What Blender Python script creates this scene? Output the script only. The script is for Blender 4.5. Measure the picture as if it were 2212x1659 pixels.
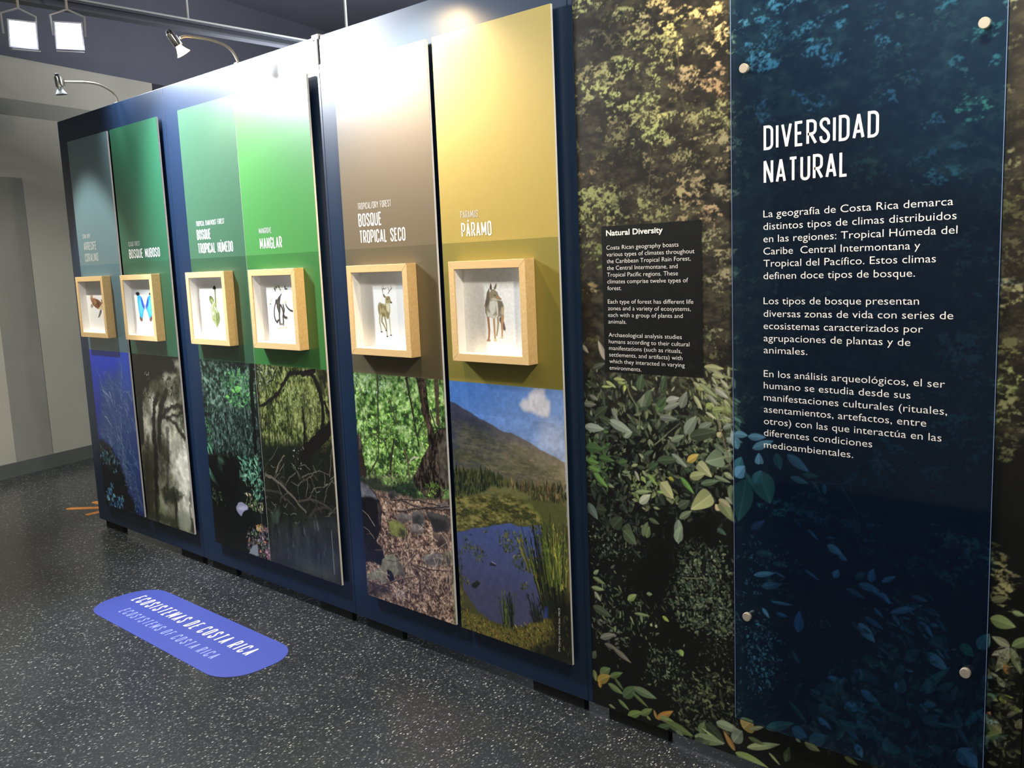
import bpy, bmesh, math, random
import numpy as np
from mathutils import Vector, Matrix
for o in list(bpy.data.objects): bpy.data.objects.remove(o)
SC = bpy.context.scene
COL = SC.collection
PI = math.pi
# ================================================================ camera
cd = bpy.data.cameras.new('camera'); cam = bpy.data.objects.new('camera', cd); COL.objects.link(cam)
CR, CU, CF = (Vector((0.740273, 0.671047, -0.041123)), Vector((-0.06237, 0.12945, 0.989623)), Vector((-0.669407, 0.730026, -0.137681)))
cam.matrix_world = Matrix(((CR.x, CU.x, -CF.x, 0.0), (CR.y, CU.y, -CF.y, -2.1534), (CR.z, CU.z, -CF.z, 1.4677), (0, 0, 0, 1)))
cd.sensor_fit = 'HORIZONTAL'; cd.sensor_width = 36.0; cd.lens = 31.63; cd.clip_start = 0.05
SC.camera = cam
# ================================================================ world and exposure
w = bpy.data.worlds.new('world'); SC.world = w; w.use_nodes = True
w.node_tree.nodes['Background'].inputs[0].default_value = (0.05, 0.06, 0.08, 1)
w.node_tree.nodes['Background'].inputs[1].default_value = 0.3
SC.view_settings.view_transform = 'Standard'; SC.view_settings.look = 'None'
SC.view_settings.gamma = 1.0; SC.view_settings.exposure = 0.0; SC.view_settings.use_curve_mapping = False
# ================================================================ room lights (the gallery's lamps, and unseen fill lights added for brightness)
def lamp(name, kind, loc, energy, color=(1, 1, 1), aim=None, size=0.3, spot=None, blend=0.5, sizey=None, spread=None):
    d = bpy.data.lights.new(name, kind); d.energy = energy; d.color = color
    if kind == 'AREA':
        d.size = size
        if sizey: d.shape = 'RECTANGLE'; d.size_y = sizey
        if spread: d.spread = math.radians(spread)
    else: d.shadow_soft_size = size
    if kind == 'SPOT': d.spot_size = math.radians(spot or 90); d.spot_blend = blend
    o = bpy.data.objects.new(name, d); COL.objects.link(o); o.location = loc
    if aim is not None: o.rotation_euler = (Vector(aim) - Vector(loc)).to_track_quat('-Z', 'Y').to_euler()
    return o
WARM = (1.0, 0.74, 0.40); COOL = (0.86, 0.92, 1.0)
# unseen ambient fill light added over the visitors' aisle
lamp('aisle_fill', 'AREA', (-2.4, -2.2, 3.9), 26, (0.95, 0.97, 1.0), (-2.4, -1.6, 0), 2.5, sizey=0.8)
lamp('far_wall_fill', 'SPOT', (-4.7, -2.7, 2.5), 760, (1.0, 0.97, 0.90), (-7.25, 0.30, 0.55), 0.2, spot=50, blend=0.9)  # unseen spot added to brighten the far left wall
lamp('ceiling_lamp_behind', 'AREA', (-4.2, 3.0, 3.8), 60, (0.9, 1.0, 0.9), (-4.2, 3.0, 0), 2.0, sizey=2.0)
# unseen uplight added behind the partition to brighten the dark ceiling
lamp('ceiling_fill', 'AREA', (-3.0, 2.6, 2.0), 300, (0.88, 0.90, 0.96), (-3.2, 3.4, 4.0), 7.0, sizey=0.3)
lamp('front_wall_fill', 'AREA', (-1.2, -2.45, 3.9), 30, (1.0, 0.97, 0.95), (-1.2, -3.13, 1.4), 2.0, sizey=0.3, spread=100)  # unseen fill added to brighten the front wall mirrored in the acrylic
# the two floodlights that hang in view (lens positions, aim along the display)
FL1 = Vector((-4.82, -0.33, 2.65)); FL2 = Vector((-4.71, -0.15, 2.65))
lamp('floodlight_beam', 'SPOT', FL1 + Vector((0.07, -0.01, -0.02)), 40, COOL, (-2.3, -0.15, 1.3), 0.05, spot=150, blend=0.6)
lamp('floodlight_beam', 'SPOT', FL2 + Vector((0.07, -0.01, -0.02)), 40, COOL, (-2.6, -0.2, 1.3), 0.05, spot=150, blend=0.6)
# key floodlights of the same rig, out to the left of the frame
lamp('floodlight_beam', 'SPOT', (-4.38, -0.97, 2.64), 215, COOL, (-2.5, -0.1, 1.2), 0.05, spot=116, blend=0.5)
lamp('floodlight_beam', 'SPOT', (-4.22, -0.84, 2.72), 215, COOL, (-2.5, -0.1, 1.2), 0.05, spot=116, blend=0.5)
lamp('floodlight_beam', 'SPOT', (-5.15, -0.80, 2.88), 210, (1.0, 0.97, 0.90), (-4.88, -0.05, 1.14), 0.03, spot=38, blend=0.5)
# a matching floodlight beyond the right edge of the frame
lamp('floodlight_beam', 'SPOT', (-0.35, -1.05, 2.6), 145, (1.0, 0.91, 0.76), (-2.2, 0.0, 1.2), 0.05, spot=120, blend=0.6)
# warm reading spots of the gooseneck arms beyond the top edge of the frame
lamp('gooseneck_beam', 'SPOT', (-2.35, -0.235, 2.345), 60, WARM, (-2.30, 0.0, 1.6), 0.025, spot=130, blend=0.8)
lamp('gooseneck_beam', 'SPOT', (-1.15, -0.235, 2.345), 10, WARM, (-1.1, 0.0, 1.6), 0.025, spot=130, blend=0.8)
# ================================================================ materials
def s2l(c): return tuple(((x / 12.92) if x <= 0.04045 else ((x + 0.055) / 1.055) ** 2.4) for x in c)
def rgb(r, g, b): return s2l((r / 255, g / 255, b / 255))
def mat(name, col, rough=0.5, metal=0.0, spec=0.5, noise=0.0, nscale=30.0, bump=0.0, emit=None, estr=0.0, attr=None, gain=1.0, coat=0.0):
    m = bpy.data.materials.new(name); m.use_nodes = True; nt = m.node_tree; b = nt.nodes['Principled BSDF']
    b.inputs['Roughness'].default_value = rough; b.inputs['Metallic'].default_value = metal
    b.inputs['Specular IOR Level'].default_value = spec
    if coat: b.inputs['Coat Weight'].default_value = coat; b.inputs['Coat Roughness'].default_value = 0.27
    L = nt.links.new
    if attr:
        a = nt.nodes.new('ShaderNodeAttribute'); a.attribute_name = attr; src = a.outputs['Color']
    else:
        a = nt.nodes.new('ShaderNodeRGB'); a.outputs[0].default_value = (*col, 1); src = a.outputs[0]
    if noise or bump:
        tc = nt.nodes.new('ShaderNodeTexCoord'); n = nt.nodes.new('ShaderNodeTexNoise'); n.inputs['Scale'].default_value = nscale
        n.inputs['Detail'].default_value = 4; L(tc.outputs['Object'], n.inputs['Vector'])
        if noise:
            mr = nt.nodes.new('ShaderNodeMapRange'); mr.inputs[3].default_value = 1 - noise; mr.inputs[4].default_value = 1 + noise
            mr.inputs[1].default_value = 0.25; mr.inputs[2].default_value = 0.75
            L(n.outputs['Fac'], mr.inputs[0])
            mx = nt.nodes.new('ShaderNodeVectorMath'); mx.operation = 'SCALE'; L(src, mx.inputs[0]); L(mr.outputs[0], mx.inputs['Scale']); src = mx.outputs[0]
        if bump:
            bp = nt.nodes.new('ShaderNodeBump'); bp.inputs['Strength'].default_value = bump; bp.inputs['Distance'].default_value = 0.002
            L(n.outputs['Fac'], bp.inputs['Height']); L(bp.outputs[0], b.inputs['Normal'])
    L(src, b.inputs['Base Color'])
    if emit:
        b.inputs['Emission Color'].default_value = (*emit, 1); b.inputs['Emission Strength'].default_value = estr
    return m
def wood_mat():
    m = mat('pine_wood', (1, 1, 1), 0.45); nt = m.node_tree; L = nt.links.new; b = nt.nodes['Principled BSDF']
    tc = nt.nodes.new('ShaderNodeTexCoord'); mp = nt.nodes.new('ShaderNodeMapping'); L(tc.outputs['Generated'], mp.inputs[0])
    mp.inputs['Scale'].default_value = (1.5, 3.0, 14.0)
    n = nt.nodes.new('ShaderNodeTexNoise'); n.inputs['Scale'].default_value = 3.0; n.inputs['Detail'].default_value = 5; n.inputs['Distortion'].default_value = 0.6
    L(mp.outputs[0], n.inputs['Vector'])
    r = nt.nodes.new('ShaderNodeValToRGB'); r.color_ramp.elements[0].position = 0.3; r.color_ramp.elements[1].position = 0.75
    r.color_ramp.elements[0].color = (*rgb(222, 182, 122), 1); r.color_ramp.elements[1].color = (*rgb(240, 208, 152), 1)
    L(n.outputs['Fac'], r.inputs[0]); L(r.outputs[0], b.inputs['Base Color'])
    return m
def floor_mat():
    m = mat('speckled_floor', (1, 1, 1), 0.24); nt = m.node_tree; L = nt.links.new; b = nt.nodes['Principled BSDF']
    tc = nt.nodes.new('ShaderNodeTexCoord')
    big = nt.nodes.new('ShaderNodeTexNoise'); big.inputs['Scale'].default_value = 2.2; big.inputs['Detail'].default_value = 6; L(tc.outputs['Object'], big.inputs['Vector'])
    fine = nt.nodes.new('ShaderNodeTexNoise'); fine.inputs['Scale'].default_value = 70; fine.inputs['Detail'].default_value = 3; L(tc.outputs['Object'], fine.inputs['Vector'])
    r = nt.nodes.new('ShaderNodeValToRGB'); r.color_ramp.elements[0].color = (*rgb(29, 31, 34), 1); r.color_ramp.elements[1].color = (*rgb(54, 56, 59), 1)
    r.color_ramp.elements[0].position = 0.3; r.color_ramp.elements[1].position = 0.7
    ad = nt.nodes.new('ShaderNodeMath'); ad.operation = 'MULTIPLY_ADD'; ad.inputs[1].default_value = 0.55; L(fine.outputs['Fac'], ad.inputs[0])
    m2 = nt.nodes.new('ShaderNodeMath'); m2.operation = 'MULTIPLY'; m2.inputs[1].default_value = 0.45; L(big.outputs['Fac'], m2.inputs[0]); L(m2.outputs[0], ad.inputs[2])
    L(ad.outputs[0], r.inputs[0]); src = r.outputs[0]
    # pale chips: two sizes of stretched cells, a share of which are lit
    for sx, sy, rad, thr, col in ((190, 80, 0.32, 0.90, (180, 180, 174)), (110, 52, 0.22, 0.90, (205, 204, 196)), (230, 120, 0.42, 0.72, (92, 94, 95))):
        mp = nt.nodes.new('ShaderNodeMapping'); mp.inputs['Scale'].default_value = (sx, sy, 1); mp.inputs['Rotation'].default_value = (0, 0, 0.25); L(tc.outputs['Object'], mp.inputs[0])
        v = nt.nodes.new('ShaderNodeTexVoronoi'); v.voronoi_dimensions = '2D'; v.inputs['Scale'].default_value = 1.0; L(mp.outputs[0], v.inputs['Vector'])
        lt = nt.nodes.new('ShaderNodeMath'); lt.operation = 'LESS_THAN'; lt.inputs[1].default_value = rad; L(v.outputs['Distance'], lt.inputs[0])
        sp = nt.nodes.new('ShaderNodeSeparateColor'); L(v.outputs['Color'], sp.inputs[0])
        gt = nt.nodes.new('ShaderNodeMath'); gt.operation = 'GREATER_THAN'; gt.inputs[1].default_value = thr; L(sp.outputs[0], gt.inputs[0])
        mu = nt.nodes.new('ShaderNodeMath'); mu.operation = 'MULTIPLY'; L(lt.outputs[0], mu.inputs[0]); L(gt.outputs[0], mu.inputs[1])
        m3 = nt.nodes.new('ShaderNodeMath'); m3.operation = 'MULTIPLY'; L(mu.outputs[0], m3.inputs[0]); L(sp.outputs[1], m3.inputs[1])
        mx = nt.nodes.new('ShaderNodeMix'); mx.data_type = 'RGBA'; L(m3.outputs[0], mx.inputs[0]); L(src, mx.inputs[6]); mx.inputs[7].default_value = (*rgb(*col), 1); src = mx.outputs[2]
    L(src, b.inputs['Base Color'])
    return m
def acrylic_mat():
    m = bpy.data.materials.new('blue_acrylic'); m.use_nodes = True; nt = m.node_tree; nt.nodes.remove(nt.nodes['Principled BSDF']); L = nt.links.new
    out = nt.nodes['Material Output']
    tr = nt.nodes.new('ShaderNodeBsdfTransparent'); tr.inputs[0].default_value = (0.62, 0.865, 1.0, 1)
    df = nt.nodes.new('ShaderNodeBsdfDiffuse'); df.inputs[0].default_value = (*rgb(24, 48, 112), 1)
    gl = nt.nodes.new('ShaderNodeBsdfGlossy'); gl.inputs['Roughness'].default_value = 0.03
    a = nt.nodes.new('ShaderNodeMixShader'); a.inputs[0].default_value = 0.06; L(tr.outputs[0], a.inputs[1]); L(df.outputs[0], a.inputs[2])
    fr = nt.nodes.new('ShaderNodeFresnel'); fr.inputs[0].default_value = 1.4
    b = nt.nodes.new('ShaderNodeMixShader'); L(fr.outputs[0], b.inputs[0]); L(a.outputs[0], b.inputs[1]); L(gl.outputs[0], b.inputs[2])
    L(b.outputs[0], out.inputs[0])
    return m
M = dict(
    blue=mat('navy_board', rgb(20, 40, 66), 0.40, spec=0.35, noise=0.03, nscale=60, coat=0.18), white=mat('foam_board_white', rgb(236, 234, 230), 0.6, noise=0.02),
    text=mat('white_ink', rgb(240, 236, 232), 0.5, noise=0.01), text2=mat('pale_ink', rgb(200, 200, 196), 0.5, noise=0.01),
    dark=mat('dark_rubber', rgb(26, 28, 28), 0.7, noise=0.1), foot=mat('toe_kick_green', rgb(58, 62, 52), 0.6, noise=0.15, nscale=15),
    wood=wood_mat(), liner=mat('white_liner', rgb(244, 240, 234), 0.7, noise=0.01), floor=floor_mat(),
    chrome=mat('brushed_chrome', rgb(205, 200, 195), 0.18, 1.0, noise=0.02), black=mat('black_plastic', rgb(22, 24, 28), 0.4, noise=0.05),
    steel=mat('satin_steel', rgb(172, 164, 150), 0.5, 0.3, noise=0.03), wire=mat('pale_steel_wire', rgb(205, 205, 205), 0.4, 0.3, noise=0.03),
    concrete=mat('painted_concrete', rgb(166, 163, 152), 0.8, noise=0.10, nscale=1.6, bump=0.15), patch=mat('darker_wall_tone', rgb(128, 127, 120), 0.8, noise=0.12, nscale=2.5, bump=0.1), base=mat('grey_skirting', rgb(84, 86, 84), 0.6, noise=0.08, nscale=4),  # patch carries the painted-in wall shadow and the upper dark band
    navy=mat('dark_ceiling_paint', rgb(84, 86, 96), 0.8, noise=0.12, nscale=1.2), beam=mat('beam_paint', rgb(96, 100, 112), 0.5, noise=0.05),
    sticker=mat('blue_floor_vinyl', rgb(68, 80, 162), 0.4, noise=0.02), orange=mat('orange_floor_vinyl', rgb(236, 150, 74), 0.5, noise=0.04),
    glassoff=mat('unlit_bulb_glass', rgb(190, 196, 194), 0.15, 0.4, noise=0.02),
    glow=mat('lit_halogen_bulb', rgb(255, 220, 170), 0.3, emit=(1.0, 0.62, 0.26), estr=22, noise=0.01),
    led=mat('lit_floodlight_lens', rgb(250, 250, 255), 0.3, emit=(0.93, 0.96, 1.0), estr=30, noise=0.01), pod=mat('floodlight_white_housing', rgb(200, 202, 212), 0.5, noise=0.03),
    print=mat('printed_photo', (1, 1, 1), 0.34, attr='print', noise=0.02, nscale=400), paper=mat('printed_paper', (1, 1, 1), 0.7, attr='print', noise=0.01, nscale=300),
    acrylic=acrylic_mat(), overlay=None)
def film_mat():
    m = bpy.data.materials.new('black_translucent_film'); m.use_nodes = True; nt = m.node_tree; L = nt.links.new
    b = nt.nodes['Principled BSDF']; b.inputs['Base Color'].default_value = (*rgb(20, 21, 22), 1); b.inputs['Roughness'].default_value = 0.4
    n = nt.nodes.new('ShaderNodeTexNoise'); n.inputs['Scale'].default_value = 40
    mr = nt.nodes.new('ShaderNodeMapRange'); mr.inputs[3].default_value = 0.58; mr.inputs[4].default_value = 0.66; L(n.outputs['Fac'], mr.inputs[0]); L(mr.outputs[0], b.inputs['Alpha'])
    return m
M['overlay'] = film_mat()
# ================================================================ mesh helpers
def tag(o, label=None, cat=None, group=None, kind=None):
    for k, v in (('label', label), ('category', cat), ('group', group), ('kind', kind)):
        if v: o[k] = v
    return o
def empty(name, loc, label=None, cat=None, group=None):
    o = bpy.data.objects.new(name, None); COL.objects.link(o); o.location = loc; o.empty_display_size = 0.05
    return tag(o, label, cat, group)
def obj(name, bm, m, parent=None, smooth=False, kind=None):
    me = bpy.data.meshes.new(name); bm.to_mesh(me); bm.free()
    o = bpy.data.objects.new(name, me); COL.objects.link(o)
    for q in (m if isinstance(m, (list, tuple)) else [m]): me.materials.append(q)
    if smooth:
        for p in me.polygons: p.use_smooth = True
        me.set_sharp_from_angle(angle=math.radians(40))
    if parent:
        o.parent = parent; o.location = -Vector(parent.location) if parent.parent is None else o.location
        if parent.parent is not None: o.location = (0, 0, 0)
    if kind: o['kind'] = kind
    return o
def box(bm, a, b, mi=0, bevel=0.0):
    x0, y0, z0 = a; x1, y1, z1 = b
    v = [bm.verts.new(p) for p in ((x0, y0, z0), (x1, y0, z0), (x1, y1, z0), (x0, y1, z0), (x0, y0, z1), (x1, y0, z1), (x1, y1, z1), (x0, y1, z1))]
    fs = [bm.faces.new([v[i] for i in q]) for q in ((3, 2, 1, 0), (4, 5, 6, 7), (0, 1, 5, 4), (1, 2, 6, 5), (2, 3, 7, 6), (3, 0, 4, 7))]
    for f in fs: f.material_index = mi
    if bevel:
        es = list({e for f in fs for e in f.edges}); bmesh.ops.bevel(bm, geom=es, offset=bevel, segments=2, affect='EDGES', profile=0.5)
    return fs
def B(a, b, bevel=0.0):
    bm = bmesh.new(); box(bm, a, b, 0, bevel); return bm
def frame_of(d):
    d = d.normalized(); a = Vector((0, 0, 1)) if abs(d.z) < 0.9 else Vector((1, 0, 0))
    u = d.cross(a).normalized(); return u, d.cross(u).normalized()
def tube(bm, pts, r, n=10, cap=True):
    pts = [Vector(p) for p in pts]; rs = r if isinstance(r, (list, tuple)) else [r] * len(pts); rings = []
    pu = None
    for i, p in enumerate(pts):
        d = (pts[min(i + 1, len(pts) - 1)] - pts[max(i - 1, 0)])
        u, v = frame_of(d)
        if pu is not None:
            dn = d.normalized(); u = (pu - dn * pu.dot(dn)).normalized(); v = dn.cross(u)
        pu = u
        rings.append([bm.verts.new(p + (u * math.cos(2 * PI * k / n) + v * math.sin(2 * PI * k / n)) * rs[i]) for k in range(n)])
    for A, C in zip(rings, rings[1:]):
        for k in range(n): bm.faces.new((A[k], A[(k + 1) % n], C[(k + 1) % n], C[k]))
    if cap: bm.faces.new(rings[0][::-1]); bm.faces.new(rings[-1])
def lathe(bm, base, axis, prof, n=20, cap=True):
    # prof: (distance along axis, radius)
    axis = Vector(axis).normalized(); u, v = frame_of(axis); base = Vector(base); rings = []
    for d, r in prof: rings.append([bm.verts.new(base + axis * d + (u * math.cos(2 * PI * k / n) + v * math.sin(2 * PI * k / n)) * max(r, 1e-4)) for k in range(n)])
    for A, C in zip(rings, rings[1:]):
        for k in range(n): bm.faces.new((A[k], A[(k + 1) % n], C[(k + 1) % n], C[k]))
    if cap: bm.faces.new(rings[0][::-1]); bm.faces.new(rings[-1])
    bmesh.ops.recalc_face_normals(bm, faces=bm.faces[:])
def smooth_path(pts, n=6):
    P = [Vector(p) for p in pts]; out = []
    for i in range(len(P) - 1):
        p0, p1, p2, p3 = P[max(i - 1, 0)], P[i], P[i + 1], P[min(i + 2, len(P) - 1)]
        for k in range(n):
            t = k / n
            out.append(0.5 * ((2 * p1) + (p2 - p0) * t + (2 * p0 - 5 * p1 + 4 * p2 - p3) * t * t + (3 * p1 - p0 - 3 * p2 + p3) * t ** 3))
    out.append(P[-1]); return out
# ---------------------------------------------------------------- condensed signage capitals (drawn as even strokes)
def arc(cx, cy, rx, ry, a0, a1, n=6): return [(cx + rx * math.cos(math.radians(a0 + (a1 - a0) * k / n)), cy + ry * math.sin(math.radians(a0 + (a1 - a0) * k / n))) for k in range(n + 1)]
R_ = 0.16
def glyphs():
    W = 0.36; g = {}
    h = W / 2
    oval = arc(h, 1 - R_ , h, R_, 0, 180) + arc(h, R_, h, R_, 180, 360) + [(W, 1 - R_)]
    g['O'] = (W, [oval]); g['Q'] = (W, [oval, [(h, .2), (W + .04, -.04)]])
    g['C'] = (W, [[(W, .72)] + arc(h, 1 - R_, h, R_, 0, 180) + arc(h, R_, h, R_, 180, 360) + [(W, .28)]])
    g['G'] = (W, [[(W, .74)] + arc(h, 1 - R_, h, R_, 0, 180) + arc(h, R_, h, R_, 180, 360) + [(W, .46), (h, .46)]])
    g['U'] = (W, [[(0, 1), (0, R_)] + arc(h, R_, h, R_, 180, 360) + [(W, 1)]])
    g['D'] = (W, [[(0, 0), (0, 1), (.16, 1)] + arc(.16, .8, .2, .2, 90, 0) + arc(.16, .2, .2, .2, 0, -90) + [(0, 0)]])
    g['P'] = (W, [[(0, 0), (0, 1), (.16, 1)] + arc(.16, .83, .2, .17, 90, 0) + arc(.16, .59, .2, .17, 0, -90) + [(0, .42)]])
    g['R'] = (W, [g['P'][1][0], [(.15, .42), (W + .02, 0)]])
    g['B'] = (W, [[(0, 0), (0, 1), (.15, 1)] + arc(.15, .84, .19, .16, 90, 0) + arc(.15, .68, .19, .16, 0, -90) + [(0, .52)], [(.15, .52)] + arc(.16, .34, .2, .18, 90, 0) + arc(.16, .18, .2, .18, 0, -90) + [(0, 0)]])
    g['S'] = (W, [[(W, .74)] + arc(h, .83, h, .17, 0, 180) + [(0, .76), (.06, .64), (.3, .4), (W, .27)] + arc(h, .17, h, .17, 0, -180) + [(0, .26)]])
    g['E'] = (.3, [[(.3, 1), (0, 1), (0, 0), (.3, 0)], [(0, .52), (.25, .52)]])
    g['F'] = (.3, [[(.3, 1), (0, 1), (0, 0)], [(0, .52), (.25, .52)]])
    g['L'] = (.28, [[(0, 1), (0, 0), (.28, 0)]])
    g['T'] = (.34, [[(0, 1), (.34, 1)], [(.17, 1), (.17, 0)]])
    g['I'] = (.0, [[(0, 0), (0, 1)]])
    g['A'] = (.4, [[(0, 0), (.2, 1), (.4, 0)], [(.07, .27), (.33, .27)]])
    g['V'] = (.4, [[(0, 1), (.2, 0), (.4, 1)]])
    g['Y'] = (.38, [[(0, 1), (.19, .45), (.38, 1)], [(.19, .45), (.19, 0)]])
    g['N'] = (.38, [[(0, 0), (0, 1), (.38, 0), (.38, 1)]])
    g['M'] = (.5, [[(0, 0), (0, 1), (.25, .2), (.5, 1), (.5, 0)]])
    g['H'] = (W, [[(0, 0), (0, 1)], [(W, 0), (W, 1)], [(0, .52), (W, .52)]])
    g['/'] = (.26, [[(0, -.05), (.26, 1.05)]])
    g['´'] = (0, [[(-.02, 1.12), (.08, 1.26)]])
    return g
GL = glyphs(); ACC = {'Á': 'A', 'É': 'E', 'Í': 'I', 'Ó': 'O', 'Ú': 'U'}
def ribbon(bm, pts, t, f):
    # sharp corners are cut into separate strokes, so every stroke keeps its width
    P = [Vector((p[0], p[1])) for p in pts]; P = [p for i, p in enumerate(P) if i == 0 or (p - P[i - 1]).length > 1e-5]
    cur = [P[0]]; k = 0
    for i in range(1, len(P)):
        cur.append(P[i])
        if i < len(P) - 1 and (P[i] - P[i - 1]).normalized().dot((P[i + 1] - P[i]).normalized()) < -0.1:
            ribbon1(bm, cur, t, lambda p, k=k: f(p, k)); cur = [P[i]]; k += 1
    ribbon1(bm, cur, t, lambda p: f(p, k))
def ribbon1(bm, pts, t, f):
    P = []
    for p in pts:
        q = Vector((p[0], p[1]))
        if not P or (q - P[-1]).length > 1e-5: P.append(q)
    closed = (P[0] - P[-1]).length < 1e-6
    if closed: P = P[:-1]
    n = len(P); L = []; Rr = []
    for i in range(n):
        a = P[i - 1] if (i > 0 or closed) else None; b = P[(i + 1) % n] if (i < n - 1 or closed) else None
        d1 = (P[i] - a).normalized() if a is not None else None; d2 = (b - P[i]).normalized() if b is not None else None
        if d1 is None: d1 = d2
        if d2 is None: d2 = d1
        n1 = Vector((-d1.y, d1.x)); n2 = Vector((-d2.y, d2.x)); mt = n1 + n2
        if mt.length < 0.2: mt = n1
        mt.normalize(); k = t / 2 / max(0.72, mt.dot(n1))
        L.append(bm.verts.new(f(P[i] + mt * k))); Rr.append(bm.verts.new(f(P[i] - mt * k)))
    for i in range(n if closed else n - 1):
        j = (i + 1) % n; bm.faces.new((Rr[i], Rr[j], L[j], L[i]))
def sign(name, text, x, z, cap, width, mapf, m, parent, stroke=0.13, gap=0.16, words=True):
    # capitals from x rightwards on baseline z, total width fitted
    pen = 0.0; runs = []; wd_of = []; wi = 0
    for ch in text:
        if ch == ' ': pen += 0.46; wi += 1; continue
        bch = ACC.get(ch, ch); wd, ss = GL[bch]
        for s in ss: runs.append([(pen + a, b) for a, b in s])
        if ch in ACC: runs.append([(pen + wd / 2 + a, b) for a, b in GL['´'][1][0]])
        wd_of += [wi] * (len(runs) - len(wd_of)); pen += wd + stroke + gap * 0.95
    tot = pen - gap * 0.95; sx = width / tot; k = (cap - stroke * cap); o = None
    nrm = (Vector(mapf(1, 0)) - Vector(mapf(0, 0))).cross(Vector(mapf(0, 1)) - Vector(mapf(0, 0))).normalized()
    for w in (range(wi + 1) if words else (None,)):
        bm = bmesh.new()
        for r, g in zip(runs, wd_of):
            if w is not None and g != w: continue
            q = [((a + stroke / 2) * sx, stroke * cap / 2 + b * k) for a, b in r]
            e = nrm * (0.00003 * (runs.index(r) % 3)); ribbon(bm, q, stroke * cap, lambda p, k: Vector(mapf(x + p.x, z + p.y)) + e + nrm * (0.00009 * k))
        bmesh.ops.recalc_face_normals(bm, faces=bm.faces[:]); o = obj(name, bm, m, parent)
    return o
# ---------------------------------------------------------------- running text from the built-in font
def lines(name, rows, cap, mapf, m, parent, bold=0.0, shear=0.0):
    # rows: (text, x, z, width)
    bm = bmesh.new()
    for text, x, z, width in rows:
        c = bpy.data.curves.new('text', 'FONT'); c.body = text; c.resolution_u = 3; c.offset = bold; c.shear = shear
        o = bpy.data.objects.new('text', c); COL.objects.link(o); bpy.context.view_layer.update()
        me = o.evaluated_get(bpy.context.evaluated_depsgraph_get()).to_mesh()
        vs = [v.co.copy() for v in me.vertices]; x0 = min(v.x for v in vs); x1 = max(v.x for v in vs)
        sx = width / (x1 - x0) if width else cap / 0.729; s = cap / 0.729
        nv = [bm.verts.new(mapf(x + (v.x - x0) * sx, z + v.y * s)) for v in vs]
        for p in me.polygons:
            try: bm.faces.new([nv[i] for i in p.vertices])
            except ValueError: pass
        bpy.data.objects.remove(o); bpy.data.curves.remove(c)
    return obj(name, bm, m, parent)
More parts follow.
